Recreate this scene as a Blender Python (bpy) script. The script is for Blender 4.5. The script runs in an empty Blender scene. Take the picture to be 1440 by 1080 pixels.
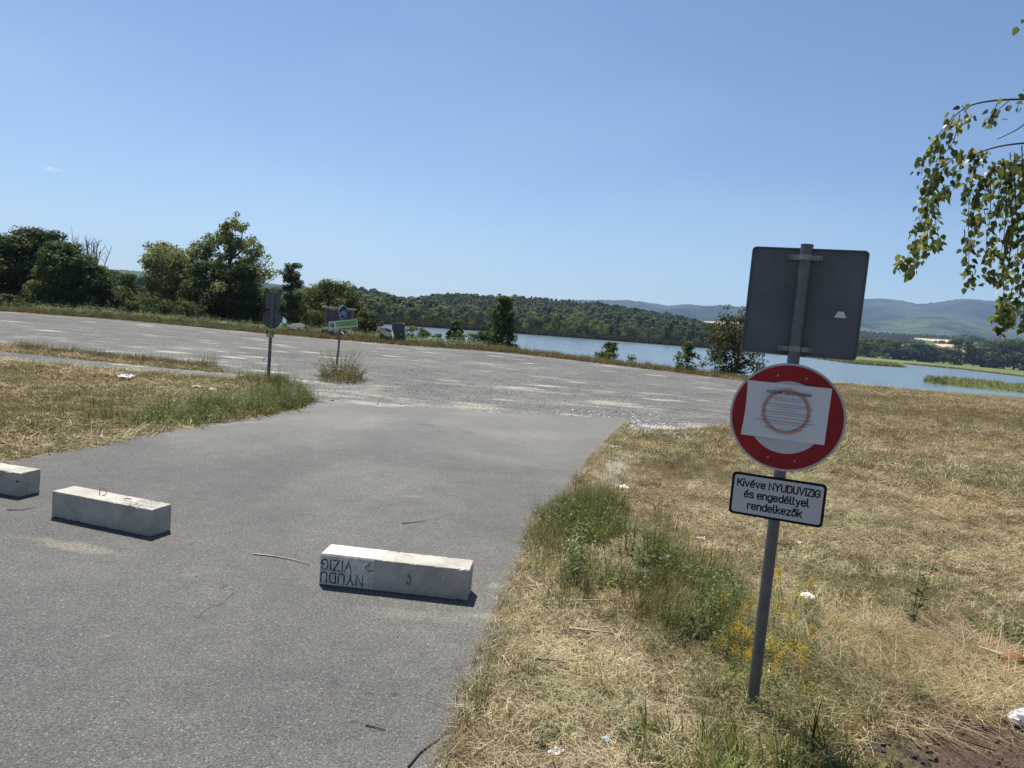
import bpy, bmesh, math, random
import numpy as np
from mathutils import Vector, Matrix, Euler

random.seed(7)
rng = np.random.default_rng(7)
S = bpy.context.scene
COL = S.collection

# ------------------------------------------------------------------ camera, sky, sun, exposure
CAM_H, ROLL, PITCH, FPX = 1.8, math.radians(4.9), math.radians(5.0), 1000.0
cF = Vector((0, math.cos(PITCH), -math.sin(PITCH)))
cR0 = Vector((1, 0, 0))
cU0 = cR0.cross(cF)
cR = math.cos(ROLL) * cR0 + math.sin(ROLL) * cU0
cU = -math.sin(ROLL) * cR0 + math.cos(ROLL) * cU0
cam = bpy.data.objects.new('camera', bpy.data.cameras.new('camera'))
COL.objects.link(cam)
cam.matrix_world = Matrix(((cR.x, cU.x, -cF.x, 0), (cR.y, cU.y, -cF.y, 0), (cR.z, cU.z, -cF.z, CAM_H), (0, 0, 0, 1)))
cam.data.sensor_width = 36.0
cam.data.lens = FPX / 1440.0 * 36.0
cam.data.clip_start = 0.05
cam.data.clip_end = 20000.0
S.camera = cam

SUN_EL = math.radians(64)
SUN_DIR = Vector((-0.05, 0.09, 0)).normalized() * math.cos(SUN_EL) + Vector((0, 0, math.sin(SUN_EL)))   # towards the sun
sun = bpy.data.objects.new('sun', bpy.data.lights.new('sun', 'SUN'))
COL.objects.link(sun)
sun.data.energy = 5.0
sun.data.angle = math.radians(0.5)
sun.data.color = (1.0, 0.955, 0.88)
sun.rotation_euler = SUN_DIR.to_track_quat('Z', 'Y').to_euler()
sun.location = (0, 0, 30)

world = bpy.data.worlds.new('World')
S.world = world
world.use_nodes = True
wn, wl = world.node_tree.nodes, world.node_tree.links
wn.clear()
w_out = wn.new('ShaderNodeOutputWorld')
w_bg = wn.new('ShaderNodeBackground')
w_sky = wn.new('ShaderNodeTexSky')
w_sky.sky_type = 'NISHITA'
w_sky.sun_disc = False
w_sky.sun_elevation = SUN_EL
w_sky.sun_rotation = math.atan2(SUN_DIR.x, SUN_DIR.y)
w_sky.altitude = 200
w_sky.air_density = 1.0
w_sky.dust_density = 0.5
w_sky.ozone_density = 1.9
w_bg.inputs['Strength'].default_value = 0.064
w_tc = wn.new('ShaderNodeTexCoord')
# thin high veil: a little white mixed over the blue, drawn out in bands, and one wisp of cloud low on the left
w_map = wn.new('ShaderNodeMapping')
w_map.inputs['Scale'].default_value = (1.2, 1.2, 3.5)
w_map.inputs['Rotation'].default_value = (0.3, 0.5, 0.2)
w_nz = wn.new('ShaderNodeTexNoise')
w_nz.inputs['Scale'].default_value = 1.6
w_nz.inputs['Detail'].default_value = 5
w_nz.inputs['Roughness'].default_value = 0.45
w_rmp = wn.new('ShaderNodeMapRange')
w_rmp.inputs['From Min'].default_value = 0.45
w_rmp.inputs['From Max'].default_value = 0.8
w_rmp.inputs['To Max'].default_value = 0.16
w_mix = wn.new('ShaderNodeMixRGB')
w_mix.inputs['Color2'].default_value = (7.2, 8.2, 9.2, 1)
wl.new(w_tc.outputs['Generated'], w_map.inputs['Vector'])
wl.new(w_map.outputs[0], w_nz.inputs['Vector'])
wl.new(w_nz.outputs['Fac'], w_rmp.inputs['Value'])
wl.new(w_rmp.outputs[0], w_mix.inputs['Fac'])
w_tint = wn.new('ShaderNodeMixRGB')
w_tint.blend_type = 'MULTIPLY'
w_tint.inputs['Fac'].default_value = 1.0
w_tint.inputs['Color2'].default_value = (0.90, 0.985, 1.085, 1)
wl.new(w_sky.outputs[0], w_tint.inputs['Color1'])
wl.new(w_tint.outputs[0], w_mix.inputs['Color1'])
w_dir = (cF + cR * ((72 - 720) / FPX) - cU * ((238 - 540) / FPX)).normalized()
w_sub = wn.new('ShaderNodeVectorMath'); w_sub.operation = 'SUBTRACT'
w_sub.inputs[1].default_value = w_dir
w_nrm = wn.new('ShaderNodeVectorMath'); w_nrm.operation = 'NORMALIZE'
wl.new(w_tc.outputs['Generated'], w_nrm.inputs[0])
wl.new(w_nrm.outputs[0], w_sub.inputs[0])
w_sc = wn.new('ShaderNodeVectorMath'); w_sc.operation = 'MULTIPLY'
w_sc.inputs[1].default_value = (1 / 0.018, 1 / 0.030, 1 / 0.0040)
wl.new(w_sub.outputs[0], w_sc.inputs[0])
w_len = wn.new('ShaderNodeVectorMath'); w_len.operation = 'LENGTH'
wl.new(w_sc.outputs[0], w_len.inputs[0])
w_cn = wn.new('ShaderNodeTexNoise')
w_cn.inputs['Scale'].default_value = 110
w_cn.inputs['Detail'].default_value = 5
wl.new(w_nrm.outputs[0], w_cn.inputs['Vector'])
w_ca = wn.new('ShaderNodeMath'); w_ca.operation = 'MULTIPLY_ADD'
w_ca.inputs[1].default_value = 2.6
wl.new(w_cn.outputs['Fac'], w_ca.inputs[0])
wl.new(w_len.outputs['Value'], w_ca.inputs[2])
w_cr = wn.new('ShaderNodeMapRange')
w_cr.interpolation_type = 'SMOOTHSTEP'
w_cr.inputs['From Min'].default_value = 2.15
w_cr.inputs['From Max'].default_value = 1.35
w_cr.inputs['To Max'].default_value = 0.42
wl.new(w_ca.outputs[0], w_cr.inputs['Value'])
w_mix2 = wn.new('ShaderNodeMixRGB')
w_mix2.inputs['Color2'].default_value = (9.5, 9.8, 10.2, 1)
wl.new(w_cr.outputs[0], w_mix2.inputs['Fac'])
wl.new(w_mix.outputs[0], w_mix2.inputs['Color1'])
wl.new(w_mix2.outputs[0], w_bg.inputs['Color'])
wl.new(w_bg.outputs[0], w_out.inputs['Surface'])

S.view_settings.view_transform = 'Standard'
S.view_settings.look = 'None'
S.view_settings.gamma = 1.0
S.view_settings.exposure = 0.72
S.view_settings.use_curve_mapping = False
S.cycles.max_bounces = 6
S.cycles.diffuse_bounces = 3
S.cycles.glossy_bounces = 2
S.cycles.transmission_bounces = 3
S.cycles.transparent_max_bounces = 4
S.cycles.volume_bounces = 0
S.cycles.use_denoising = True
S.cycles.denoiser = 'OPENIMAGEDENOISE'
S.cycles.denoising_input_passes = 'RGB_ALBEDO_NORMAL'
S.cycles.denoising_prefilter = 'NONE'
S.cycles.sample_clamp_indirect = 4.0


# ------------------------------------------------------------------ small helpers
def ray(px, py):
    return cF + cR * ((px - 720) / FPX) - cU * ((py - 540) / FPX)


def spot(px, py, z=0.0):
    d = ray(px, py)
    t = (z - CAM_H) / d.z
    return Vector((d.x * t, d.y * t, z))


def at(px, py, Y):
    d = ray(px, py)
    t = Y / d.y
    return Vector((d.x * t, Y, CAM_H + d.z * t))


def hor(px):
    """image row of the horizon at column px"""
    return 452.2 + (px - 720) * math.tan(ROLL)


def tag(o, label=None, cat=None, group=None, kind=None):
    if label: o['label'] = label
    if cat: o['category'] = cat
    if group: o['group'] = group
    if kind: o['kind'] = kind
    return o


def empty(name, loc=(0, 0, 0), rz=0.0):
    o = bpy.data.objects.new(name, None)
    o.empty_display_size = 0.1
    COL.objects.link(o)
    o.location = loc
    o.rotation_euler = (0, 0, rz)
    return o


def mesh_np(name, V, F, mat=None, attr=None, smooth=False):
    """V (n,3) array, F list of faces or (m,k) array; attr {name: per-face floats}"""
    me = bpy.data.meshes.new(name)
    V = np.asarray(V, dtype=np.float32)
    if isinstance(F, np.ndarray):
        m, k = F.shape
        me.vertices.add(len(V))
        me.vertices.foreach_set('co', V.ravel())
        me.loops.add(m * k)
        me.loops.foreach_set('vertex_index', F.astype(np.int32).ravel())
        me.polygons.add(m)
        me.polygons.foreach_set('loop_start', np.arange(m, dtype=np.int32) * k)
        me.update(calc_edges=True)
    else:
        me.from_pydata([tuple(v) for v in V.tolist()], [], F)
        me.update()
    if attr:
        for an, av in attr.items():
            a = me.attributes.new(an, 'FLOAT', 'FACE')
            a.data.foreach_set('value', np.asarray(av, dtype=np.float32))
    if smooth:
        me.polygons.foreach_set('use_smooth', np.ones(len(me.polygons), dtype=bool))
    if mat: me.materials.append(mat)
    return me


def obj(name, me, parent=None, link=True):
    o = bpy.data.objects.new(name, me)
    if link: COL.objects.link(o)
    if parent: o.parent = parent
    return o


def copy_tree(o, parent=None):
    c = o.copy()
    COL.objects.link(c)
    c.parent = parent
    for ch in [k for k in bpy.data.objects if k.parent == o]:
        copy_tree(ch, c)
    return c


class MB:
    """collects shapes for one mesh"""
    def __init__(s):
        s.bm = bmesh.new()

    def add(s, V, F, M=None):
        vs = [s.bm.verts.new((M @ Vector(v)) if M else v) for v in V]
        for f in F:
            try:
                s.bm.faces.new([vs[i] for i in f])
            except ValueError:
                pass
        return vs

    def box(s, x0, x1, y0, y1, z0, z1, M=None):
        V = [(x0, y0, z0), (x1, y0, z0), (x1, y1, z0), (x0, y1, z0), (x0, y0, z1), (x1, y0, z1), (x1, y1, z1), (x0, y1, z1)]
        F = [(3, 2, 1, 0), (4, 5, 6, 7), (0, 1, 5, 4), (1, 2, 6, 5), (2, 3, 7, 6), (3, 0, 4, 7)]
        s.add(V, F, M)

    def tube(s, pts, rad, n=8, cap=True, M=None):
        pts = [Vector(p) for p in pts]
        if not hasattr(rad, '__len__'): rad = [rad] * len(pts)
        V, F = [], []
        for i, p in enumerate(pts):
            t = (pts[min(i + 1, len(pts) - 1)] - pts[max(i - 1, 0)])
            t = t.normalized() if t.length > 1e-9 else Vector((0, 0, 1))
            a = t.cross(Vector((0, 0, 1)) if abs(t.z) < 0.9 else Vector((1, 0, 0))).normalized()
            b = t.cross(a)
            for k in range(n):
                th = 2 * math.pi * k / n
                V.append(p + (a * math.cos(th) + b * math.sin(th)) * rad[i])
        for i in range(len(pts) - 1):
            for k in range(n):
                k2 = (k + 1) % n
                F.append((i * n + k, i * n + k2, (i + 1) * n + k2, (i + 1) * n + k))
        if cap:
            F.append(tuple(range(n))[::-1])
            F.append(tuple((len(pts) - 1) * n + k for k in range(n)))
        s.add(V, F, M)

    def prism(s, out, z0, z1, M=None):
        """2D outline (counter-clockwise) extruded z0..z1"""
        n = len(out)
        V = [(x, y, z0) for x, y in out] + [(x, y, z1) for x, y in out]
        F = [tuple(range(n))[::-1], tuple(range(n, 2 * n))] + [(i, (i + 1) % n, n + (i + 1) % n, n + i) for i in range(n)]
        s.add(V, F, M)

    def ring(s, r0, r1, z0, z1, n=64, M=None, c=(0, 0)):
        V, F = [], []
        for k in range(n):
            a = 2 * math.pi * k / n
            for r, z in ((r0, z0), (r1, z0), (r1, z1), (r0, z1)):
                V.append((c[0] + r * math.cos(a), c[1] + r * math.sin(a), z))
        for k in range(n):
            p, q = 4 * k, 4 * ((k + 1) % n)
            for i in range(4):
                j = (i + 1) % 4
                F.append((p + i, q + i, q + j, p + j))
        s.add(V, F, M)

    def mesh(s, name, mat, bevel=0, seg=2, smooth=False):
        if bevel:
            bmesh.ops.bevel(s.bm, geom=s.bm.edges[:], offset=bevel, segments=seg, affect='EDGES', profile=0.5)
        bmesh.ops.recalc_face_normals(s.bm, faces=s.bm.faces[:])
        me = bpy.data.meshes.new(name)
        s.bm.to_mesh(me)
        s.bm.free()
        if smooth: me.polygons.foreach_set('use_smooth', np.ones(len(me.polygons), dtype=bool))
        if mat: me.materials.append(mat)
        return me

    def build(s, name, mat, parent=None, **k):
        return obj(name, s.mesh(name, mat, **k), parent)


def rrect(w, h, r, n=6):
    o = []
    for cx, cy, a0 in ((w / 2 - r, h / 2 - r, 0), (-w / 2 + r, h / 2 - r, 90), (-w / 2 + r, -h / 2 + r, 180), (w / 2 - r, -h / 2 + r, 270)):
        for k in range(n + 1):
            a = math.radians(a0 + 90 * k / n)
            o.append((cx + r * math.cos(a), cy + r * math.sin(a)))
    return o


def circ(r, n=48, cx=0, cy=0):
    return [(cx + r * math.cos(2 * math.pi * k / n), cy + r * math.sin(2 * math.pi * k / n)) for k in range(n)]


def text_mesh(body, size, bold=0.0, depth=0.0006, align='CENTER', squeeze=1.0):
    cu = bpy.data.curves.new('lettering', 'FONT')
    cu.body = body
    cu.size = size
    cu.align_x = align
    cu.align_y = 'CENTER'
    cu.offset = bold
    cu.extrude = depth
    cu.resolution_u = 3
    o = bpy.data.objects.new('lettering', cu)
    COL.objects.link(o)
    dg = bpy.context.evaluated_depsgraph_get()
    me = bpy.data.meshes.new_from_object(o.evaluated_get(dg))
    bpy.data.objects.remove(o)
    if squeeze != 1.0:
        me.transform(Matrix.Diagonal((squeeze, 1, 1, 1)))
    return me


def _arc(cx, cy, rx, ry, a0, a1, n=10):
    return [(cx + rx * math.cos(math.radians(a0 + (a1 - a0) * k / n)), cy + ry * math.sin(math.radians(a0 + (a1 - a0) * k / n))) for k in range(n + 1)]


XH = 0.73
_bowl = _arc(.26, XH - .26, .26, .26, 0, 180) + _arc(.26, .26, .26, .26, 180, 360) + [(.52, XH - .26)]
_e = [(0, .39), (.52, .39)] + _arc(.26, XH - .26, .26, .26, 0, 180) + _arc(.26, .26, .26, .26, 180, 325)
_acute = [(.22, .87), (.38, 1.07)]
GLYPH = {   # advance width, strokes: a plain single-stroke sign alphabet, capitals 1 high
    'K': (.62, [[(0, 0), (0, 1)], [(.60, 1), (.04, .42)], [(.24, .60), (.64, 0)]]), 'N': (.60, [[(0, 0), (0, 1), (.60, 0), (.60, 1)]]),
    'Y': (.62, [[(0, 1), (.31, .45), (.62, 1)], [(.31, .47), (.31, 0)]]), 'U': (.58, [[(0, 1)] + _arc(.29, .29, .29, .29, 180, 360) + [(.58, 1)]]),
    'D': (.58, [[(0, .5), (0, 1), (.26, 1)] + _arc(.28, .70, .30, .30, 90, 0) + _arc(.28, .30, .30, .30, 0, -90) + [(0, 0), (0, .52)]]), 'V': (.62, [[(0, 1), (.31, 0), (.62, 1)]]),
    'I': (0.0, [[(0, 0), (0, 1)]]), 'Z': (.56, [[(0, 1), (.56, 1), (0, 0), (.58, 0)]]), 'G': (.58, [_arc(.29, .71, .29, .29, 15, 180) + _arc(.29, .29, .29, .29, 180, 360) + [(.58, .48), (.32, .48)]]),
    'P': (.56, [[(0, 0), (0, 1), (.28, 1)] + _arc(.28, .73, .27, .27, 90, -90) + [(0, .46)]]), '1': (.26, [[(0, .78), (.24, 1), (.24, 0)]]),
    '5': (.52, [[(.50, 1), (.06, 1), (.03, .56)] + _arc(.25, .32, .27, .30, 120, -140)]),
    'i': (0.0, [[(0, 0), (0, .66)], [(0, .99), (0, 1.08)]]), 'v': (.50, [[(0, XH), (.25, 0), (.50, XH)]]), 'e': (.52, [_e]), 'é': (.52, [_e, _acute]),
    's': (.46, [[(.45, .62), (.36, XH), (.12, XH), (.02, .62), (.02, .50), (.11, .41), (.36, .34), (.46, .24), (.46, .11), (.36, 0), (.11, 0), (0, .11)]]),
    'n': (.50, [[(0, 0), (0, XH)], _arc(.25, XH - .25, .25, .25, 180, 0) + [(.50, 0)]]), 'g': (.52, [_bowl, [(.52, XH), (.52, 0)] + _arc(.27, -.02, .25, .24, 0, -140)]),
    'd': (.52, [_bowl, [(.52, 0), (.52, 1.05)]]), 'l': (.17, [[(0, 1.05)] + _arc(.15, .15, .15, .15, 180, 270) + [(.19, 0)]]), 'y': (.50, [[(0, XH), (.26, .02)], [(.50, XH), (.20, -.26), (.08, -.26)]]),
    'r': (.36, [[(0, 0), (0, XH)], _arc(.25, XH - .25, .25, .25, 180, 55)]), 'k': (.48, [[(0, 0), (0, 1.05)], [(.47, XH), (.03, .28)], [(.17, .42), (.50, 0)]]),
    'z': (.46, [[(0, XH), (.46, XH), (0, 0), (.48, 0)]]), 'ő': (.52, [_bowl, [(.12, .87), (.21, 1.06)], [(.36, .87), (.45, 1.06)]]), ' ': (.12, []),
}


def stroke_text(body, cap, weight, track, squeeze=1.0):
    """lettering cut from strips of even width, centred on the origin, facing +Z"""
    x, V, F, k = 0.0, [], [], 0
    for ch in body:
        w, strokes = GLYPH[ch]
        for st in strokes:
            pts = [Vector((p[0] + x, p[1], 0)) for p in st]
            pts = [p for i, p in enumerate(pts) if i == 0 or (p - pts[i - 1]).length > 1e-4]
            b = len(V)
            n = len(pts)
            for i, p in enumerate(pts):
                d0 = (p - pts[i - 1]).normalized() if i else (pts[1] - p).normalized()
                d1 = (pts[i + 1] - p).normalized() if i < n - 1 else d0
                nr = Vector((-(d0 + d1).y, (d0 + d1).x, 0)).normalized()
                m = weight * 0.5 / max(0.45, nr.dot(Vector((-d1.y, d1.x, 0))))
                e = d0 * (weight * 0.5 * (-1 if i == 0 else 1 if i == n - 1 else 0))
                z = 0.004 * (k % 5)
                V += [p + e + nr * m + Vector((0, 0, z)), p + e - nr * m + Vector((0, 0, z))]
            for i in range(n - 1):
                F.append((b + 2 * i + 1, b + 2 * i + 3, b + 2 * i + 2, b + 2 * i))
            k += 1
        x += w + track
    W = x - track
    V = [((v.x - W / 2) * cap * squeeze, (v.y - 0.5) * cap, v.z * cap) for v in V]
    me = bpy.data.meshes.new('lettering')
    me.from_pydata(V, [], F)
    me.update()
    return me


# ------------------------------------------------------------------ materials
def new_mat(name):
    m = bpy.data.materials.new(name)
    m.use_nodes = True
    nt = m.node_tree
    b = nt.nodes['Principled BSDF']
    return m, nt, b


def N(nt, t, **kw):
    n = nt.nodes.new(t)
    for k, v in kw.items():
        if k in n.inputs.keys(): n.inputs[k].default_value = v
        else: setattr(n, k, v)
    return n


def noise(nt, scale, detail=4, rough=0.55, vec=None, dist=0.0):
    n = N(nt, 'ShaderNodeTexNoise')
    n.inputs['Scale'].default_value = scale
    n.inputs['Detail'].default_value = detail
    n.inputs['Roughness'].default_value = rough
    n.inputs['Distortion'].default_value = dist
    if vec is not None: nt.links.new(vec, n.inputs['Vector'])
    return n.outputs['Fac']


def ramp(nt, fac, stops):
    r = N(nt, 'ShaderNodeValToRGB')
    e = r.color_ramp.elements
    while len(e) < len(stops): e.new(0.5)
    for i, (p, c) in enumerate(stops):
        e[i].position = p
        e[i].color = (c[0], c[1], c[2], 1) if hasattr(c, '__len__') else (c, c, c, 1)
    nt.links.new(fac, r.inputs['Fac'])
    return r.outputs['Color']


def mix(nt, fac, a, b, mode='MIX'):
    m = N(nt, 'ShaderNodeMixRGB', blend_type=mode)
    for s, v in (('Fac', fac), ('Color1', a), ('Color2', b)):
        if isinstance(v, bpy.types.NodeSocket): nt.links.new(v, m.inputs[s])
        elif hasattr(v, '__len__'): m.inputs[s].default_value = (v[0], v[1], v[2], 1)
        else: m.inputs[s].default_value = v
    return m.outputs['Color']


def mathn(nt, op, a, b=0.0, clamp=False):
    m = N(nt, 'ShaderNodeMath', operation=op, use_clamp=clamp)
    for i, v in enumerate((a, b)):
        if isinstance(v, bpy.types.NodeSocket): nt.links.new(v, m.inputs[i])
        else: m.inputs[i].default_value = v
    return m.outputs[0]


def maprange(nt, v, a, b, c=0.0, d=1.0):
    m = N(nt, 'ShaderNodeMapRange', interpolation_type='SMOOTHSTEP')
    nt.links.new(v, m.inputs['Value'])
    for k, x in (('From Min', a), ('From Max', b), ('To Min', c), ('To Max', d)): m.inputs[k].default_value = x
    return m.outputs['Result']


def bump(nt, bsdf, h, strength=0.5, dist=0.01):
    b = N(nt, 'ShaderNodeBump')
    b.inputs['Strength'].default_value = strength
    b.inputs['Distance'].default_value = dist
    nt.links.new(h, b.inputs['Height'])
    nt.links.new(b.outputs[0], bsdf.inputs['Normal'])


def position(nt):
    return N(nt, 'ShaderNodeNewGeometry').outputs['Position']


def objco(nt):
    return N(nt, 'ShaderNodeTexCoord').outputs['Object']


def patch(nt, pos, cx, cy, ax, ay, rot=0.0, soft=0.5, nz=None):
    """soft-edged elongated stain on the ground: 1 inside, 0 outside"""
    mp = N(nt, 'ShaderNodeMapping', vector_type='TEXTURE')
    mp.inputs['Location'].default_value = (cx, cy, 0)
    mp.inputs['Rotation'].default_value = (0, 0, rot)
    mp.inputs['Scale'].default_value = (ax, ay, 1e6)
    nt.links.new(pos, mp.inputs['Vector'])
    ln = N(nt, 'ShaderNodeVectorMath', operation='LENGTH')
    nt.links.new(mp.outputs[0], ln.inputs[0])
    v = ln.outputs['Value']
    if nz is not None: v = mathn(nt, 'ADD', v, mathn(nt, 'MULTIPLY', mathn(nt, 'SUBTRACT', nz, 0.5), 2.2))
    return maprange(nt, v, 1.0, 1.0 - soft)


def simple(name, col, rough=0.6, metal=0.0, var=0.12, scale=30.0, bmp=0.0, spec=0.5):
    m, nt, b = new_mat(name)
    p = objco(nt)
    f = noise(nt, scale, 5, 0.6, p)
    c = ramp(nt, f, [(0.3, [x * (1 - var) for x in col]), (0.7, [min(1, x * (1 + var)) for x in col])])
    nt.links.new(c, b.inputs['Base Color'])
    b.inputs['Roughness'].default_value = rough
    b.inputs['Metallic'].default_value = metal
    b.inputs['Specular IOR Level'].default_value = spec
    if bmp: bump(nt, b, f, bmp, 0.004)
    return m


def leaf_mat(name, stops, trans=0.35, rough=0.65, spec=0.12, use='tone', tcol=1.5):
    """foliage: colour by a per-leaf value and by instance, partly translucent"""
    m, nt, b = new_mat(name)
    if use == 'tone':
        a = N(nt, 'ShaderNodeAttribute', attribute_name='tone').outputs['Fac']
        r = N(nt, 'ShaderNodeObjectInfo').outputs['Random']
        f = mathn(nt, 'ADD', a, mathn(nt, 'MULTIPLY', mathn(nt, 'SUBTRACT', r, 0.5), 0.3))
    else:
        r = N(nt, 'ShaderNodeObjectInfo').outputs['Random']
        i = N(nt, 'ShaderNodeNewGeometry').outputs['Random Per Island']
        f = mathn(nt, 'ADD', mathn(nt, 'MULTIPLY', r, 0.55), mathn(nt, 'MULTIPLY', i, 0.45))
    c = ramp(nt, f, stops)
    if use == 'island':
        # patches of ranker, greener or more withered growth across the ground
        p = position(nt)
        c = mix(nt, 1.0, c, ramp(nt, noise(nt, 1.5, 5, 0.65, p), [(0.32, (0.62, 0.58, 0.50)), (0.5, (1.0, 0.98, 0.94)), (0.68, (1.3, 1.27, 1.2))]), 'MULTIPLY')
        c = mix(nt, 1.0, c, ramp(nt, noise(nt, 0.42, 5, 0.6, p), [(0.36, (1.07, 1.0, 0.95)), (0.5, (1, 1, 1)), (0.66, (0.86, 0.97, 0.82))]), 'MULTIPLY')
    nt.links.new(c, b.inputs['Base Color'])
    b.inputs['Roughness'].default_value = rough
    b.inputs['Specular IOR Level'].default_value = spec
    t = N(nt, 'ShaderNodeBsdfTranslucent')
    nt.links.new(mix(nt, 1.0, c, (tcol, tcol, tcol * 0.7), 'MULTIPLY'), t.inputs['Color'])
    mx = N(nt, 'ShaderNodeMixShader')
    mx.inputs['Fac'].default_value = trans
    nt.links.new(b.outputs[0], mx.inputs[1])
    nt.links.new(t.outputs[0], mx.inputs[2])
    nt.links.new(mx.outputs[0], nt.nodes['Material Output'].inputs['Surface'])
    return m


def asphalt_mat():
    m, nt, b = new_mat('asphalt')
    p = position(nt)
    v = N(nt, 'ShaderNodeTexVoronoi')
    v.inputs['Scale'].default_value = 165
    nt.links.new(p, v.inputs['Vector'])
    sep = N(nt, 'ShaderNodeSeparateColor')
    nt.links.new(v.outputs['Color'], sep.inputs[0])
    stone = ramp(nt, sep.outputs[0], [(0.0, (0.066, 0.064, 0.059)), (0.35, (0.110, 0.107, 0.099)), (0.8, (0.143, 0.139, 0.129)), (0.96, (0.175, 0.170, 0.157)), (1.0, (0.30, 0.29, 0.267))])
    fine = noise(nt, 60, 5, 0.7, p)
    col = mix(nt, 1.0, stone, ramp(nt, fine, [(0.3, 0.72), (0.7, 1.22)]), 'MULTIPLY')
    big = noise(nt, 0.7, 5, 0.6, p)
    col = mix(nt, 1.0, col, ramp(nt, big, [(0.3, (0.86, 0.86, 0.87)), (0.7, (1.12, 1.11, 1.09))]), 'MULTIPLY')
    mid = noise(nt, 5.0, 4, 0.6, p)
    col = mix(nt, 1.0, col, ramp(nt, mid, [(0.3, 0.9), (0.7, 1.08)]), 'MULTIPLY')
    # pale traffic-worn far stretch where it meets the gravel
    sy = N(nt, 'ShaderNodeSeparateXYZ')
    nt.links.new(p, sy.inputs[0])
    far = maprange(nt, mathn(nt, 'ADD', sy.outputs['Y'], mathn(nt, 'MULTIPLY', big, 3.0)), 8.5, 14.5)
    col = mix(nt, mathn(nt, 'MULTIPLY', far, 0.38), col, (0.225, 0.216, 0.198))
    # dust and dry soil
    dn = noise(nt, 6.0, 6, 0.7, p)
    dn2 = noise(nt, 45.0, 3, 0.7, p)
    dust = None
    for (cx, cy, ax, ay, rot, k) in ((-2.95, 4.78, 0.52, 0.11, -0.17, 0.6), (-0.45, 4.13, 0.5, 0.10, -0.05, 0.3), (-0.02, 4.2, 0.22, 0.07, 0.1, 0.45), (0.0, 4.72, 0.06, 0.08, 0, 0.6),
                                     (-1.98, 4.45, 0.07, 0.03, 0.3, 0.5), (-2.0, 3.55, 0.05, 0.02, 0.2, 0.5), (-1.3, 5.9, 0.08, 0.03, 0.2, 0.4), (-0.9, 6.9, 0.12, 0.05, 0.2, 0.4), (-2.6, 6.1, 0.1, 0.03, 0.2, 0.4),
                                     (0.3, 11.5, 1.8, 0.5, 0.30, 0.22), (-4.25, 9.6, 2.2, 0.10, 1.02, 0.45), (-4.8, 7.5, 1.0, 0.08, 1.35, 0.5)):
        f = mathn(nt, 'MULTIPLY', patch(nt, p, cx, cy, ax, ay, rot, 0.7, dn), k)
        dust = f if dust is None else mathn(nt, 'MAXIMUM', dust, f)
    dust = mathn(nt, 'MULTIPLY', dust, maprange(nt, dn2, 0.38, 0.62, 0.12, 1.0))
    col = mix(nt, dust, col, (0.34, 0.30, 0.225))
    crumbs = N(nt, 'ShaderNodeTexVoronoi', feature='F1')
    crumbs.inputs['Scale'].default_value = 7.0
    nt.links.new(p, crumbs.inputs['Vector'])
    cs = mathn(nt, 'LESS_THAN', crumbs.outputs['Distance'], 0.045)
    col = mix(nt, mathn(nt, 'MULTIPLY', cs, 0.5), col, (0.42, 0.38, 0.31))
    # two small oil spots
    oil = None
    for (cx, cy, ax, ay) in ((-0.55, 3.21, 0.032, 0.016), (-0.43, 3.22, 0.03, 0.016), (-0.56, 2.97, 0.035, 0.014)):
        f = patch(nt, p, cx, cy, ax, ay, 0.1, 0.6, dn2)
        oil = f if oil is None else mathn(nt, 'MAXIMUM', oil, f)
    col = mix(nt, mathn(nt, 'MULTIPLY', oil, 0.65), col, (0.035, 0.035, 0.037))
    cv = N(nt, 'ShaderNodeTexVoronoi', feature='DISTANCE_TO_EDGE')
    cv.inputs['Scale'].default_value = 0.42
    wv = N(nt, 'ShaderNodeVectorMath', operation='MULTIPLY_ADD')
    wn_ = N(nt, 'ShaderNodeTexNoise')
    wn_.inputs['Scale'].default_value = 2.2
    wn_.inputs['Detail'].default_value = 6
    nt.links.new(p, wn_.inputs['Vector'])
    nt.links.new(wn_.outputs['Color'], wv.inputs[0])
    wv.inputs[1].default_value = (0.7, 0.7, 0)
    nt.links.new(p, wv.inputs[2])
    nt.links.new(wv.outputs[0], cv.inputs['Vector'])
    crack = mathn(nt, 'MULTIPLY', maprange(nt, cv.outputs['Distance'], 0.0035, 0.0012), maprange(nt, noise(nt, 0.6, 3, 0.5, p), 0.52, 0.6))
    col = mix(nt, mathn(nt, 'MULTIPLY', crack, 0.55), col, (0.035, 0.034, 0.033))
    worn = maprange(nt, noise(nt, 0.28, 4, 0.55, p, 0.8), 0.42, 0.64)
    col = mix(nt, 1.0, col, mix(nt, worn, (0.88, 0.88, 0.89), (1.12, 1.11, 1.08)), 'MULTIPLY')
    nt.links.new(col, b.inputs['Base Color'])
    b.inputs['Roughness'].default_value = 0.88
    b.inputs['Specular IOR Level'].default_value = 0.3
    h = mathn(nt, 'ADD', mathn(nt, 'MULTIPLY', v.outputs['Distance'], -0.8), mathn(nt, 'MULTIPLY', fine, 0.6))
    bump(nt, b, h, 0.9, 0.006)
    return m


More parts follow.
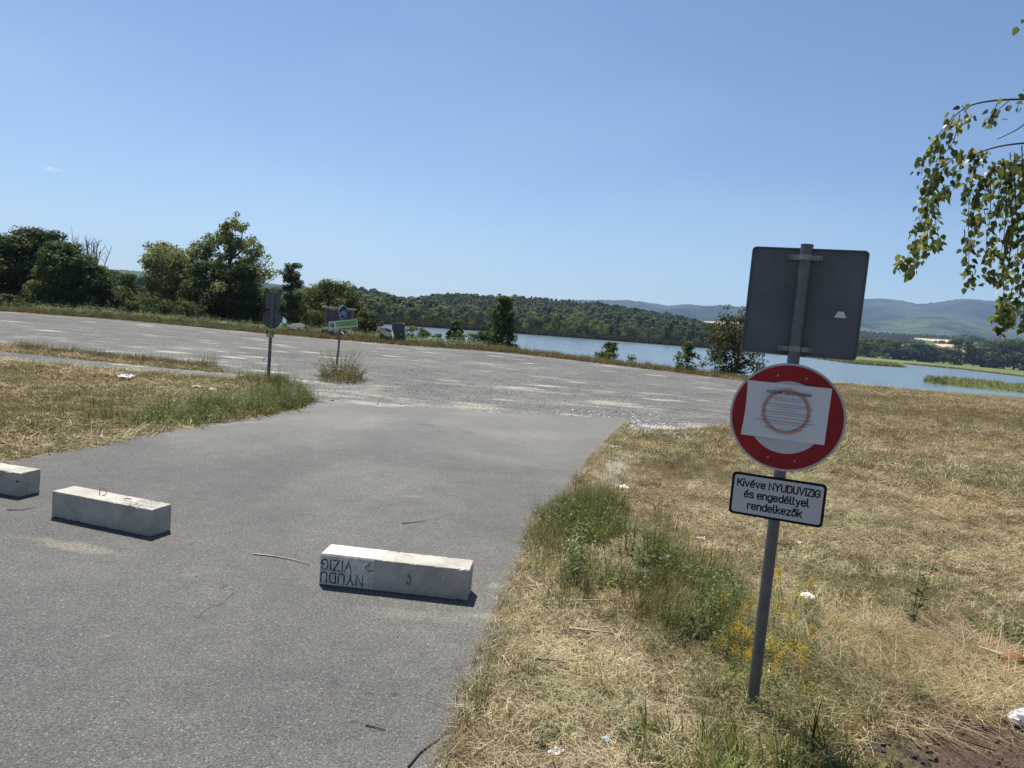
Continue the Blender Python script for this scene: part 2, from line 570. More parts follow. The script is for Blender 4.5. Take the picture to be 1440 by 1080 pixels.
def gravel_mat():
    m, nt, b = new_mat('gravel')
    p = position(nt)
    v = N(nt, 'ShaderNodeTexVoronoi')
    v.inputs['Scale'].default_value = 38
    nt.links.new(p, v.inputs['Vector'])
    sep = N(nt, 'ShaderNodeSeparateColor')
    nt.links.new(v.outputs['Color'], sep.inputs[0])
    col = ramp(nt, sep.outputs[1], [(0.0, (0.068, 0.067, 0.063)), (0.45, (0.104, 0.102, 0.096)), (0.85, (0.135, 0.131, 0.123)), (1.0, (0.27, 0.26, 0.238))])
    big = noise(nt, 0.16, 6, 0.62, p, 0.6)
    col = mix(nt, 1.0, col, ramp(nt, big, [(0.3, 0.78), (0.7, 1.2)]), 'MULTIPLY')
    md = noise(nt, 1.1, 6, 0.65, p)
    col = mix(nt, 1.0, col, ramp(nt, md, [(0.3, 0.8), (0.7, 1.2)]), 'MULTIPLY')
    # dried-out puddle pans, pale fine sand, drawn out along the driving direction
    mp = N(nt, 'ShaderNodeMapping')
    mp.inputs['Scale'].default_value = (0.42, 0.85, 1)
    mp.inputs['Rotation'].default_value = (0, 0, 0.25)
    nt.links.new(p, mp.inputs['Vector'])
    pv = N(nt, 'ShaderNodeTexVoronoi', feature='SMOOTH_F1')
    pv.inputs['Scale'].default_value = 1.25
    pv.inputs['Smoothness'].default_value = 0.15
    pv.inputs['Randomness'].default_value = 1.0
    nt.links.new(mp.outputs[0], pv.inputs['Vector'])
    s2 = N(nt, 'ShaderNodeSeparateColor')
    nt.links.new(pv.outputs['Color'], s2.inputs[0])
    size = maprange(nt, s2.outputs[0], 0.3, 1.0, -0.05, 0.36)
    dd = mathn(nt, 'SUBTRACT', size, mathn(nt, 'ADD', pv.outputs['Distance'], mathn(nt, 'MULTIPLY', mathn(nt, 'SUBTRACT', md, 0.5), 1.1)))
    pan = maprange(nt, dd, -0.10, 0.26)
    gy = N(nt, 'ShaderNodeSeparateXYZ')
    nt.links.new(p, gy.inputs[0])
    apron = maprange(nt, gy.outputs['Y'], 24.0, 13.0, 0.0, 0.07)     # grit tracked over the first metres beyond the asphalt
    sheet = maprange(nt, mathn(nt, 'ADD', noise(nt, 0.55, 7, 0.75, mp.outputs[0]), apron), 0.55, 0.70)
    pale = mathn(nt, 'MAXIMUM', mathn(nt, 'MULTIPLY', pan, 0.66), mathn(nt, 'MULTIPLY', sheet, 0.5))
    near_ = maprange(nt, mathn(nt, 'ADD', gy.outputs['Y'], mathn(nt, 'MULTIPLY', md, 5.0)), 18.5, 14.5)
    col = mix(nt, mathn(nt, 'MULTIPLY', near_, 0.6), col, (0.13, 0.125, 0.113))
    sandc = ramp(nt, noise(nt, 0.5, 3, 0.5, p), [(0.4, (0.42, 0.40, 0.36)), (0.65, (0.45, 0.40, 0.30))])
    col = mix(nt, pale, col, sandc)
    nt.links.new(col, b.inputs['Base Color'])
    b.inputs['Roughness'].default_value = 0.95
    b.inputs['Specular IOR Level'].default_value = 0.15
    bump(nt, b, mathn(nt, 'ADD', v.outputs['Distance'], mathn(nt, 'MULTIPLY', md, 2.0)), 0.4, 0.018)
    return m


def ground_mat():
    m, nt, b = new_mat('ground')
    p = position(nt)
    fine = noise(nt, 35, 6, 0.75, p, 1.0)
    str_ = noise(nt, 9, 6, 0.7, p, 2.0)
    big = noise(nt, 0.35, 5, 0.6, p)
    dry = ramp(nt, mathn(nt, 'ADD', mathn(nt, 'MULTIPLY', fine, 0.6), mathn(nt, 'MULTIPLY', str_, 0.4)),
               [(0.3, (0.035, 0.025, 0.016)), (0.45, (0.10, 0.074, 0.045)), (0.6, (0.19, 0.148, 0.09)), (0.75, (0.34, 0.28, 0.18))])
    green = ramp(nt, fine, [(0.3, (0.05, 0.065, 0.02)), (0.7, (0.15, 0.16, 0.06))])
    col = mix(nt, maprange(nt, big, 0.48, 0.72, 0.0, 0.6), dry, green)
    # bare turned soil beside the birch
    soil = patch(nt, p, 2.45, 3.0, 0.75, 0.55, 0.2, 0.5, str_)
    col = mix(nt, soil, col, ramp(nt, fine, [(0.3, (0.035, 0.024, 0.018)), (0.55, (0.10, 0.072, 0.052)), (0.75, (0.19, 0.15, 0.11))]))
    # pale grit at the lip of the asphalt
    grit = patch(nt, p, 3.0, 13.9, 1.2, 0.9, 0.3, 0.6, str_)
    grit = mathn(nt, 'MAXIMUM', grit, mathn(nt, 'MULTIPLY', patch(nt, p, 1.35, 9.3, 0.35, 2.2, -0.28, 0.6, str_), 0.7))
    col = mix(nt, mathn(nt, 'MULTIPLY', grit, 0.8), col, (0.40, 0.365, 0.30))
    # lush meadow beyond the lake
    sy = N(nt, 'ShaderNodeSeparateXYZ')
    nt.links.new(p, sy.inputs[0])
    far = maprange(nt, sy.outputs['Y'], 95, 110)
    mn = noise(nt, 0.03, 5, 0.6, p)
    mead = ramp(nt, mn, [(0.35, (0.075, 0.105, 0.03)), (0.52, (0.115, 0.14, 0.045)), (0.68, (0.19, 0.19, 0.075))])
    col = mix(nt, far, col, mead)
    nt.links.new(col, b.inputs['Base Color'])
    b.inputs['Roughness'].default_value = 0.95
    b.inputs['Specular IOR Level'].default_value = 0.1
    bump(nt, b, mathn(nt, 'ADD', fine, str_), 0.8, 0.02)
    return m


def water_mat():
    m, nt, b = new_mat('lake_water')
    p = position(nt)
    mp = N(nt, 'ShaderNodeMapping')
    mp.inputs['Scale'].default_value = (0.3, 1.0, 1)
    mp.inputs['Rotation'].default_value = (0, 0, 0.3)
    nt.links.new(p, mp.inputs['Vector'])
    r1 = noise(nt, 1.3, 3, 0.6, mp.outputs[0])
    r2 = noise(nt, 0.05, 4, 0.6, mp.outputs[0])
    b.inputs['Base Color'].default_value = (0.12, 0.16, 0.19, 1)
    b.inputs['Roughness'].default_value = 0.16
    b.inputs['IOR'].default_value = 1.33
    h = mathn(nt, 'MULTIPLY', r1, maprange(nt, r2, 0.38, 0.62, 0.25, 1.25))
    bump(nt, b, h, 1.0, 0.16)
    return m


def hill_mat(name, stops, scale, fine, bdist, spec=0.05):
    m, nt, b = new_mat(name)
    p = position(nt)
    a = noise(nt, scale, 6, 0.6, p)
    f = noise(nt, fine, 3, 0.7, p)
    c = ramp(nt, a, stops)
    c = mix(nt, 1.0, c, ramp(nt, f, [(0.3, 0.6), (0.7, 1.4)]), 'MULTIPLY')
    nt.links.new(c, b.inputs['Base Color'])
    b.inputs['Roughness'].default_value = 1.0
    b.inputs['Specular IOR Level'].default_value = spec
    bump(nt, b, f, 1.0, bdist)
    return m


def concrete_mat():
    m, nt, b = new_mat('concrete')
    p = objco(nt)
    f = noise(nt, 60, 6, 0.65, p)
    g = noise(nt, 5, 5, 0.6, p)
    c = ramp(nt, g, [(0.3, (0.33, 0.307, 0.262)), (0.7, (0.46, 0.43, 0.368))])
    c = mix(nt, 1.0, c, ramp(nt, f, [(0.3, 0.86), (0.7, 1.1)]), 'MULTIPLY')
    v = N(nt, 'ShaderNodeTexVoronoi')
    v.inputs['Scale'].default_value = 30
    nt.links.new(p, v.inputs['Vector'])
    pit = maprange(nt, v.outputs['Distance'], 0.14, 0.06)
    s = N(nt, 'ShaderNodeSeparateColor')
    nt.links.new(v.outputs['Color'], s.inputs[0])
    pit = mathn(nt, 'MULTIPLY', pit, mathn(nt, 'GREATER_THAN', s.outputs[0], 0.42))
    c = mix(nt, mathn(nt, 'MULTIPLY', pit, 0.7), c, (0.14, 0.13, 0.115))
    # faint cast seam / formwork blotches
    st = noise(nt, 2.2, 4, 0.7, p, 1.5)
    c = mix(nt, maprange(nt, st, 0.46, 0.66, 0, 0.6), c, (0.25, 0.237, 0.207))
    nt.links.new(c, b.inputs['Base Color'])
    b.inputs['Roughness'].default_value = 0.9
    b.inputs['Specular IOR Level'].default_value = 0.25
    bump(nt, b, mathn(nt, 'SUBTRACT', mathn(nt, 'MULTIPLY', f, 0.5), pit), 0.5, 0.004)
    return m


M = {}
M['asphalt'] = asphalt_mat()
M['gravel'] = gravel_mat()
M['ground'] = ground_mat()
M['water'] = water_mat()
M['concrete'] = concrete_mat()
M['white_patch'] = simple('worn_white_paint', (0.52, 0.50, 0.45), 0.85, 0, 0.34, 16, 0.3)
M['ink'] = simple('black_paint', (0.025, 0.025, 0.028), 0.7, 0, 0.3, 40)
def worn_ink():
    m, nt, b = new_mat('worn_black_letters')
    p = objco(nt)
    w = maprange(nt, noise(nt, 48, 5, 0.75, p), 0.51, 0.62)
    c = mix(nt, w, (0.028, 0.028, 0.030), (0.40, 0.385, 0.35))
    nt.links.new(c, b.inputs['Base Color'])
    b.inputs['Roughness'].default_value = 0.85
    return m


M['ink'] = worn_ink()
M['faint_ink'] = simple('faded_paint', (0.27, 0.265, 0.25), 0.8, 0, 0.3, 60)
M['wire'] = simple('rusty_wire', (0.10, 0.07, 0.05), 0.7, 0.3, 0.3, 80)
M['galv'] = simple('galvanised_steel', (0.125, 0.13, 0.135), 0.5, 0.55, 0.2, 25, 0.1)
M['zinc'] = simple('zinc_clamp', (0.25, 0.245, 0.24), 0.45, 0.8, 0.2, 60)
M['sheet_back'] = simple('grey_sheet_back', (0.085, 0.096, 0.104), 0.55, 0.1, 0.2, 6, 0.08)
M['white_sign'] = simple('white_reflective', (0.47, 0.475, 0.485), 0.4, 0, 0.03, 20)
M['rim'] = simple('aluminium_rim', (0.40, 0.405, 0.41), 0.4, 0.2, 0.06, 30)
M['red_sign'] = simple('red_reflective', (0.25, 0.008, 0.010), 0.5, 0, 0.22, 9, 0, 0.3)
M['paper'] = simple('paper', (0.60, 0.605, 0.61), 0.8, 0, 0.04, 12)
M['print_red'] = simple('faded_red_print', (0.42, 0.22, 0.16), 0.8, 0, 0.2, 40)
M['print_black'] = simple('printed_black', (0.05, 0.052, 0.062), 0.8, 0, 0.2, 40)
M['black_sign'] = simple('black_film', (0.010, 0.010, 0.011), 0.7, 0, 0.2, 20, 0, 0.15)
M['sticker'] = simple('pale_sticker', (0.66, 0.66, 0.66), 0.6, 0, 0.08, 40)
M['lime'] = simple('yellow_green_plate', (0.33, 0.45, 0.14), 0.5, 0, 0.12, 20)
M['blue_sign'] = simple('blue_reflective', (0.010, 0.022, 0.15), 0.6, 0, 0.15, 20, 0, 0.2)
M['green_sign'] = simple('green_print', (0.16, 0.36, 0.10), 0.5, 0, 0.2, 6)
M['pale_green'] = simple('pale_green_board', (0.50, 0.60, 0.50), 0.5, 0, 0.1, 6)
M['dark_post'] = simple('dark_steel_post', (0.11, 0.115, 0.12), 0.5, 0.5, 0.2, 20)
M['wood'] = simple('weathered_wood', (0.24, 0.165, 0.115), 0.85, 0, 0.3, 12, 0.3)
M['pale_wood'] = simple('bleached_wood', (0.45, 0.41, 0.35), 0.85, 0, 0.2, 12, 0.3)
M['stone'] = simple('boulder_stone', (0.085, 0.083, 0.077), 0.9, 0, 0.35, 4, 0.6)
M['dark_stone'] = simple('dark_basalt', (0.07, 0.073, 0.07), 0.9, 0, 0.4, 4, 0.6)
M['white_stone'] = simple('pale_limestone', (0.62, 0.60, 0.56), 0.9, 0, 0.2, 6, 0.5)
M['bark'] = simple('bark', (0.085, 0.07, 0.055), 0.95, 0, 0.45, 6, 0.8)
M['grey_bark'] = simple('dead_grey_bark', (0.22, 0.205, 0.185), 0.95, 0, 0.3, 6, 0.6)
M['twig'] = simple('brown_twig', (0.065, 0.048, 0.038), 0.9, 0, 0.35, 30, 0.4)
M['pale_twig'] = simple('pale_straw_stick', (0.42, 0.34, 0.24), 0.9, 0, 0.3, 30, 0.4)
M['litter'] = simple('white_tissue', (0.82, 0.82, 0.82), 0.9, 0, 0.05, 20)
M['litter_blue'] = simple('pale_blue_scrap', (0.45, 0.58, 0.68), 0.8, 0, 0.1, 20)
M['leather'] = simple('orange_brown_bark_slab', (0.20, 0.078, 0.018), 0.8, 0, 0.4, 18, 0.5)
M['soil'] = simple('dark_soil_clod', (0.075, 0.053, 0.04), 0.95, 0, 0.4, 14, 0.8)
M['dark_green'] = leaf_mat('dark_foliage', [(0.0, (0.022, 0.036, 0.011)), (0.5, (0.046, 0.068, 0.021)), (1.0, (0.098, 0.13, 0.038))])
M['mid_green'] = leaf_mat('green_foliage', [(0.0, (0.030, 0.050, 0.013)), (0.5, (0.066, 0.095, 0.027)), (1.0, (0.13, 0.165, 0.052))])
M['pale_leaf'] = leaf_mat('pale_foliage', [(0.0, (0.058, 0.076, 0.024)), (0.5, (0.125, 0.148, 0.052)), (1.0, (0.225, 0.24, 0.105))], 0.4)
M['olive'] = leaf_mat('olive_foliage', [(0.0, (0.030, 0.036, 0.014)), (0.5, (0.062, 0.072, 0.027)), (1.0, (0.12, 0.13, 0.055))])
M['far_dark'] = leaf_mat('far_dark_foliage', [(0.0, (0.026, 0.042, 0.018)), (0.5, (0.052, 0.075, 0.030)), (1.0, (0.088, 0.115, 0.044))], 0.25)
M['far_pale'] = leaf_mat('far_pale_foliage', [(0.0, (0.055, 0.075, 0.024)), (0.5, (0.105, 0.128, 0.042)), (1.0, (0.175, 0.195, 0.075))], 0.35)
M['far_mid'] = leaf_mat('far_mid_foliage', [(0.0, (0.030, 0.048, 0.017)), (0.5, (0.060, 0.084, 0.028)), (1.0, (0.105, 0.13, 0.045))], 0.3)
M['birch_leaf'] = leaf_mat('birch_leaves', [(0.0, (0.036, 0.050, 0.013)), (0.5, (0.075, 0.098, 0.025)), (0.9, (0.135, 0.16, 0.045)), (1.0, (0.26, 0.25, 0.10))], 0.40, 0.4, 0.35)
M['straw'] = leaf_mat('dry_straw', [(0.0, (0.09, 0.068, 0.037)), (0.3, (0.245, 0.195, 0.112)), (0.65, (0.42, 0.35, 0.22)), (1.0, (0.68, 0.61, 0.45))], 0.10, 0.75, 0.15, 'island', 1.1)
M['mown'] = leaf_mat('mown_grass', [(0.0, (0.075, 0.056, 0.03)), (0.3, (0.19, 0.148, 0.08)), (0.55, (0.25, 0.208, 0.105)), (0.78, (0.17, 0.155, 0.065)), (1.0, (0.46, 0.39, 0.24))], 0.12, 0.75, 0.12, 'island', 1.1)
M['greengrass'] = leaf_mat('green_blades', [(0.0, (0.04, 0.052, 0.012)), (0.4, (0.105, 0.125, 0.028)), (0.72, (0.20, 0.205, 0.058)), (1.0, (0.44, 0.38, 0.19))], 0.22, 0.6, 0.15, 'island', 1.3)
M['weed'] = leaf_mat('weed_leaves', [(0.0, (0.032, 0.050, 0.012)), (0.5, (0.095, 0.125, 0.034)), (1.0, (0.21, 0.24, 0.085))], 0.25, 0.55, 0.22, 'island', 1.3)
M['bright_weed'] = leaf_mat('bright_weed_leaves', [(0.0, (0.045, 0.068, 0.015)), (0.5, (0.115, 0.15, 0.036)), (1.0, (0.23, 0.26, 0.09))], 0.28, 0.5, 0.25, 'island', 1.3)
M['dry_weed'] = leaf_mat('drying_weed', [(0.0, (0.08, 0.075, 0.035)), (0.5, (0.15, 0.14, 0.065)), (1.0, (0.28, 0.24, 0.13))], 0.25, 0.6, 0.3, 'island', 1.2)
M['yellow'] = leaf_mat('yellow_blossom', [(0.0, (0.30, 0.19, 0.012)), (0.6, (0.48, 0.33, 0.02)), (1.0, (0.58, 0.47, 0.06))], 0.25, 0.6, 0.2, 'island', 1.1)
M['white_bloom'] = leaf_mat('white_blossom', [(0.0, (0.68, 0.68, 0.64)), (1.0, (0.85, 0.85, 0.82))], 0.2, 0.6, 0.2, 'island', 1.0)
M['reed'] = leaf_mat('reeds', [(0.0, (0.022, 0.024, 0.013)), (0.5, (0.042, 0.044, 0.021)), (1.0, (0.085, 0.08, 0.038))], 0.25, 0.6, 0.3, 'island', 1.2)
M['green_reed'] = leaf_mat('green_reeds', [(0.0, (0.11, 0.12, 0.036)), (0.5, (0.22, 0.23, 0.08)), (1.0, (0.34, 0.32, 0.16))], 0.3, 0.6, 0.3, 'island', 1.2)

# ------------------------------------------------------------------ plan of the place (metres, camera above the origin, looking along +Y)
def P2(L, z=0.0):
    return [tuple(spot(px, py, z)[:2]) for px, py in L]


def sm(t):
    t = np.clip(t, 0, 1)
    return t * t * (3 - 2 * t)


def in_poly(x, y, poly):
    x, y = np.asarray(x, float), np.asarray(y, float)
    r = np.zeros(x.shape, bool)
    n = len(poly)
    for i in range(n):
        x0, y0 = poly[i]
        x1, y1 = poly[(i + 1) % n]
        c = ((y0 > y) != (y1 > y)) & (x < (x1 - x0) * (y - y0) / ((y1 - y0) if y1 != y0 else 1e-12) + x0)
        r ^= c
    return r


def dist_poly(x, y, poly, closed=True):
    x, y = np.asarray(x, float), np.asarray(y, float)
    d = np.full(x.shape, 1e9)
    n = len(poly)
    for i in range(n if closed else n - 1):
        x0, y0 = poly[i]
        x1, y1 = poly[(i + 1) % n]
        dx, dy = x1 - x0, y1 - y0
        t = np.clip(((x - x0) * dx + (y - y0) * dy) / (dx * dx + dy * dy + 1e-12), 0, 1)
        d = np.minimum(d, np.hypot(x - x0 - t * dx, y - y0 - t * dy))
    return d


def wob(x, y, s=1.0, seed=0):
    """smooth value in about -1..1"""
    r = np.random.default_rng(seed)
    o = 0
    for k in range(5):
        a = r.uniform(0, 2 * math.pi)
        f = s * (1.0 + 0.8 * k)
        o = o + np.sin((x * math.cos(a) + y * math.sin(a)) * f + r.uniform(0, 6.28)) / (1 + 0.6 * k)
    return o / 2.6


LAKE_Z = -2.5
road_right = [(0.10, -12), (-0.10, -2.0), (-0.13, 2.2)] + P2([(632, 1060), (655, 985), (692, 900), (717, 830), (742, 770), (752, 730), (795, 697), (835, 645), (862, 616), (888, 591)])
road_far = P2([(878, 587), (800, 583), (700, 579), (600, 576), (520, 571), (462, 562)])
road_left = P2([(436, 566), (424, 574), (380, 583), (300, 595), (200, 613), (100, 632), (0, 650)]) + [(-5.3, 5.4), (-5.6, 3.0), (-5.8, -2), (-5.9, -12)]
ROAD = road_right + road_far + road_left
park_far = [(-80, 27.0), (-50, 33.5)] + P2([(0, 437), (100, 444), (200, 452), (300, 461.5), (400, 471), (560, 484.5), (650, 490.5), (730, 497), (900, 517), (1000, 529), (1060, 537), (1120, 545)])
park_right = P2([(1160, 556), (1110, 578), (1060, 594), (1000, 599), (940, 604), (893, 603)]) + [(2.3, 13.2)]
park_left = P2([(440, 563), (420, 545), (380, 531), (325, 521), (250, 511), (160, 502), (0, 484)]) + [(-45, 20.0), (-80, 14.5)]
PARK = park_far + park_right + [(0.5, 12.6), (-3.4, 12.6)] + park_left
PATH = [(-60, 14.2), (-30, 16.8)] + P2([(0, 493), (100, 503), (200, 513), (312, 523), (345, 525)]) + P2([(335, 532), (310, 529.5), (200, 522), (100, 513), (0, 504)]) + [(-30, 14.6), (-60, 11.8)]
LAKE = P2([(-200, 393), (100, 417), (300, 434), (400, 443), (560, 457.5), (700, 467), (840, 477.5), (980, 488.5), (1080, 497), (1140, 503), (1205, 512), (1268, 516.5), (1274, 512.5), (1350, 519.5), (1440, 530), (1650, 552)], LAKE_Z) + \
       [(330, 110), (130, 66), (70, 62), (40, 60), (15, 62), (0, 64), (-15, 66), (-40, 74), (-70, 90), (-130, 120), (-260, 200)]
ISLE = P2([(1301, 537), (1330, 541.5), (1370, 546.5), (1440, 552.5), (1560, 562)], LAKE_Z) + [(150, 100), (165, 118)] + P2([(1520, 554), (1440, 546), (1380, 540), (1320, 533.5), (1303, 533)], LAKE_Z)


def crest(x):
    return np.interp(x, [-80, -28.3, -12.5, 0, 3, 6.4, 10, 14, 17, 27, 60], [29, 41, 41, 45.3, 43, 38.5, 35.5, 34.8, 36.0, 38.5, 44])


def H(x, y, roads=True):
    x, y = np.asarray(x, float), np.asarray(y, float)
    bumpz = 0.05 * wob(x, y, 0.55, 3) + 0.018 * wob(x, y, 3.1, 4) + 0.008 * wob(x, y, 9.0, 5)
    near = -0.02 + bumpz * np.clip((np.hypot(x, y) - 1.0) / 3, 0, 1)
    if roads:
        ins = in_poly(x, y, ROAD) | in_poly(x, y, PARK) | in_poly(x, y, PATH)
        d = np.minimum(np.minimum(dist_poly(x, y, ROAD), dist_poly(x, y, PARK)), dist_poly(x, y, PATH))
        near = np.where(ins, -0.12, -0.035 + (near + 0.035) * sm(d / 0.9))
    yc = crest(x)
    drop = -2.9 * sm((y - yc - 1.0) / 24.0)
    z = near + drop
    z = np.where(y > yc + 4, np.minimum(z, 0.15 + drop), z)
    dl = dist_poly(x, y, LAKE)
    di = dist_poly(x, y, ISLE)
    inl = in_poly(x, y, LAKE)
    ini = in_poly(x, y, ISLE)
    land = -2.5 + np.minimum(0.5, 0.10 * dl) + 0.0006 * np.clip(dl - 10, 0, 400)
    wet = -2.5 - np.minimum(1.4, 0.12 * np.minimum(dl, di))
    isl = -2.5 + np.minimum(0.5, 0.12 * di)
    zf = np.where(ini & inl, isl, np.where(inl, wet, land))
    w = sm((y - yc - 14) / 12.0)
    return z * (1 - w) + zf * w


# ------------------------------------------------------------------ setting: ground, road, car park, path, lake
def polar_ground():
    ang = np.concatenate([np.linspace(-180, -66, 39)[:-1], np.linspace(-66, -40, 27)[:-1], np.linspace(-40, 42, 274)[:-1], np.linspace(42, 66, 25)[:-1], np.linspace(66, 180, 39)[:-1]])
    ang = np.radians(ang)
    r = [0.4]
    while r[-1] < 2.0: r.append(r[-1] + 0.2)
    while r[-1] < 6000: r.append(r[-1] * (1.017 if r[-1] < 60 else 1.03))
    r = np.array(r)
    A, R = np.meshgrid(ang, r)
    X, Y = R * np.sin(A), R * np.cos(A)
    Z = H(X, Y)
    na, nr = len(ang), len(r)
    V = np.stack([X.ravel(), Y.ravel(), Z.ravel()], 1)
    V = np.vstack([V, [[0, 0, -0.1]]])
    i = np.arange(nr - 1)[:, None] * na
    j = np.arange(na)[None, :]
    j2 = (j + 1) % na
    F = np.stack([(i + j).ravel(), (i + j2).ravel(), (i + na + j2).ravel(), (i + na + j).ravel()], 1)[:, ::-1]
    me = mesh_np('ground', V, F, M['ground'], smooth=True)
    return tag(obj('ground', me), kind='structure')


polar_ground()


def slab(name, poly, z, mat, thick=0.10, jag=0.0, sub=0.25, near=25.0):
    """flat sheet with its own edge; near edges are crumbled a little"""
    pts = []
    n = len(poly)
    for i in range(n):
        a, b = Vector(poly[i]), Vector(poly[(i + 1) % n])
        L = (b - a).length
        k = max(1, int(L / sub)) if min(a.length, b.length) < near else max(1, int(L / 4))
        for q in range(k):
            p = a.lerp(b, q / k)
            if jag and a.length < near:
                far_ = name == 'road' and a.y > 12.6 and b.y > 12.6
                jg = jag * (4 if far_ else 1)
                p = p + Vector((random.gauss(0, jg), random.gauss(0, jg) + (0.38 * float(wob(np.array(p.x), np.array(p.y), 1.3, 88)) if far_ else 0)))
            pts.append(p)
    bm = bmesh.new()
    vs = [bm.verts.new((p.x, p.y, z)) for p in pts]
    f = bm.faces.new(vs)
    if f.normal.z < 0: f.normal_flip()
    f.normal_update()
    lo = [bm.verts.new((p.x, p.y, z - thick)) for p in pts]
    m = len(pts)
    for i in range(m):
        bm.faces.new((vs[i], lo[i], lo[(i + 1) % m], vs[(i + 1) % m]))
    bmesh.ops.triangulate(bm, faces=[f])
    bmesh.ops.recalc_face_normals(bm, faces=bm.faces[:])
    me = bpy.data.meshes.new(name)
    bm.to_mesh(me)
    bm.free()
    me.materials.append(mat)
    o = obj(name, me)
    if sum(p.normal.z * p.area for p in me.polygons) < 0: me.flip_normals()
    return tag(o, kind='structure')


slab('car_park', PARK, -0.030, M['gravel'], 0.09, 0.05)
slab('road', ROAD, 0.0, M['asphalt'], 0.11, 0.018, 0.14)
slab('gravel_path', PATH, -0.022, M['gravel'], 0.09, 0.06)

lake_me = mesh_np('lake', [(-900, 50, LAKE_Z), (900, 50, LAKE_Z), (900, 700, LAKE_Z), (-900, 700, LAKE_Z)], [(0, 1, 2, 3)], M['water'])
tag(obj('lake', lake_me), kind='structure')


# ------------------------------------------------------------------ hills and mountains
class Ridge:
    def __init__(s, prof, D, base, back, zb, tree=0.0, power=None, spur=0.0, sseed=1):
        s.A, s.E = [], []
        for px, py in prof:
            d = ray(px, py)
            s.A.append(d.x / d.y)
            s.E.append(d.z / d.y)
        s.D, s.base, s.back, s.zb, s.tree, s.power, s.spur, s.sseed = D, base, back, zb, tree, power, spur, sseed

    def z(s, x, Y):
        x, Y = np.asarray(x, float), np.asarray(Y, float)
        a = x / Y
        zr = CAM_H + np.interp(a, s.A, s.E) * s.D - s.tree
        t = np.clip((Y - s.base) / (s.D - s.base), 0, 1)
        f = t if s.power == 1 else sm(t)
        z = s.zb + (zr - s.zb) * f
        if s.spur:
            z = z + s.spur * wob(x, Y * 0.5, 2.2 / s.spur / 6, s.sseed) * np.sin(np.pi * t)
        tb = np.clip((Y - s.D) / (s.back - s.D), 0, 1)
        return np.where(Y > s.D, zr + (s.zb - zr) * sm(tb), z)

    def hit(s, px, py):
        """where the sight line through a spot of the picture meets this slope"""
        d = ray(px, py)
        for Y in np.arange(s.base, s.D, 2.0):
            if CAM_H + d.z / d.y * Y <= float(s.z(d.x / d.y * Y, Y)):
                return Vector((d.x / d.y * Y, Y, 0))
        return Vector((d.x / d.y * s.D, s.D, 0))

    def build(s, name, mat, a0, a1, na=200, ns=40, rough=0.0, seed=5):
        a = np.linspace(a0, a1, na)
        t = np.concatenate([np.linspace(s.base, s.D, ns), np.linspace(s.D, s.back, ns // 3)[1:]])
        A, T = np.meshgrid(a, t)
        X = A * T
        Z = s.z(X, T)
        if rough: Z = Z + rough * np.random.default_rng(seed).normal(0, 1, Z.shape) * np.clip((T - s.base) / (s.D - s.base), 0, 1)
        Z[0] -= 1.0
        V = np.stack([X.ravel(), T.ravel(), Z.ravel()], 1)
        n = len(t)
        i = np.arange(n - 1)[:, None] * na
        j = np.arange(na - 1)[None, :]
        F = np.stack([(i + j).ravel(), (i + j + 1).ravel(), (i + na + j + 1).ravel(), (i + na + j).ravel()], 1)
        return tag(obj(name, mesh_np(name, V, F, mat, smooth=True)), kind='structure')


M['forest_floor'] = hill_mat('forest_floor', [(0.35, (0.02, 0.03, 0.012)), (0.65, (0.05, 0.065, 0.025))], 0.02, 0.3, 1.0)
M['mountain'] = hill_mat('wooded_mountain', [(0.38, (0.004, 0.008, 0.006)), (0.5, (0.018, 0.027, 0.014)), (0.62, (0.055, 0.065, 0.030))], 0.0030, 0.05, 22.0)
M['foothill'] = hill_mat('wooded_foothill', [(0.40, (0.012, 0.021, 0.010)), (0.5, (0.042, 0.056, 0.025)), (0.64, (0.085, 0.10, 0.045))], 0.0045, 0.06, 12.0)
M['far_hill'] = hill_mat('wooded_far_hill', [(0.35, (0.022, 0.036, 0.014)), (0.65, (0.05, 0.072, 0.026))], 0.006, 0.08, 6.0)
M['farmland'] = hill_mat('farmland', [(0.35, (0.05, 0.075, 0.022)), (0.5, (0.09, 0.115, 0.035)), (0.65, (0.16, 0.16, 0.06))], 0.008, 0.1, 0.5)
M['wheat'] = hill_mat('ripe_wheat', [(0.35, (0.46, 0.33, 0.185)), (0.65, (0.56, 0.42, 0.25))], 0.02, 0.1, 0.2)
M['green_crop'] = hill_mat('green_crop', [(0.35, (0.09, 0.14, 0.045)), (0.65, (0.12, 0.17, 0.06))], 0.02, 0.2, 0.2)

forest_hill = Ridge([(-300, 392), (0, 398), (200, 404), (400, 410), (478, 409), (500, 408), (530, 412), (548, 419), (570, 422), (600, 421), (614, 417), (640, 417), (700, 420), (770, 424), (830, 429),
                     (880, 435), (930, 443), (970, 451), (1005, 460), (1060, 471), (1150, 484), (1250, 497)], 680, 330, 1100, -2.2, 6.5)
forest_hill.build('forest_hill', M['forest_floor'], -1.1, 0.55, 160, 30)
far_hill = Ridge([(-300, 372), (0, 374), (140, 380), (200, 383), (260, 388), (350, 396), (430, 405), (500, 413), (560, 424), (700, 444)], 2000, 900, 3000, 0, 0, None, 8, 3)
far_hill.build('distant_hill', M['far_hill'], -1.1, 0.05, 260, 40, 1.2)
mountains = Ridge([(500, 425), (600, 428), (700, 428), (760, 426), (810, 424), (850, 422), (900, 425), (940, 431), (965, 428), (1000, 431), (1040, 432), (1100, 430), (1150, 428), (1190, 425), (1213, 423), (1240, 422),
                   (1265, 424), (1291, 428), (1320, 425.5), (1340, 422.5), (1357, 421), (1390, 424.5), (1440, 426), (1550, 428), (1700, 440), (1900, 470)], 4300, 2300, 5600, 0, 0, None, 48, 8)
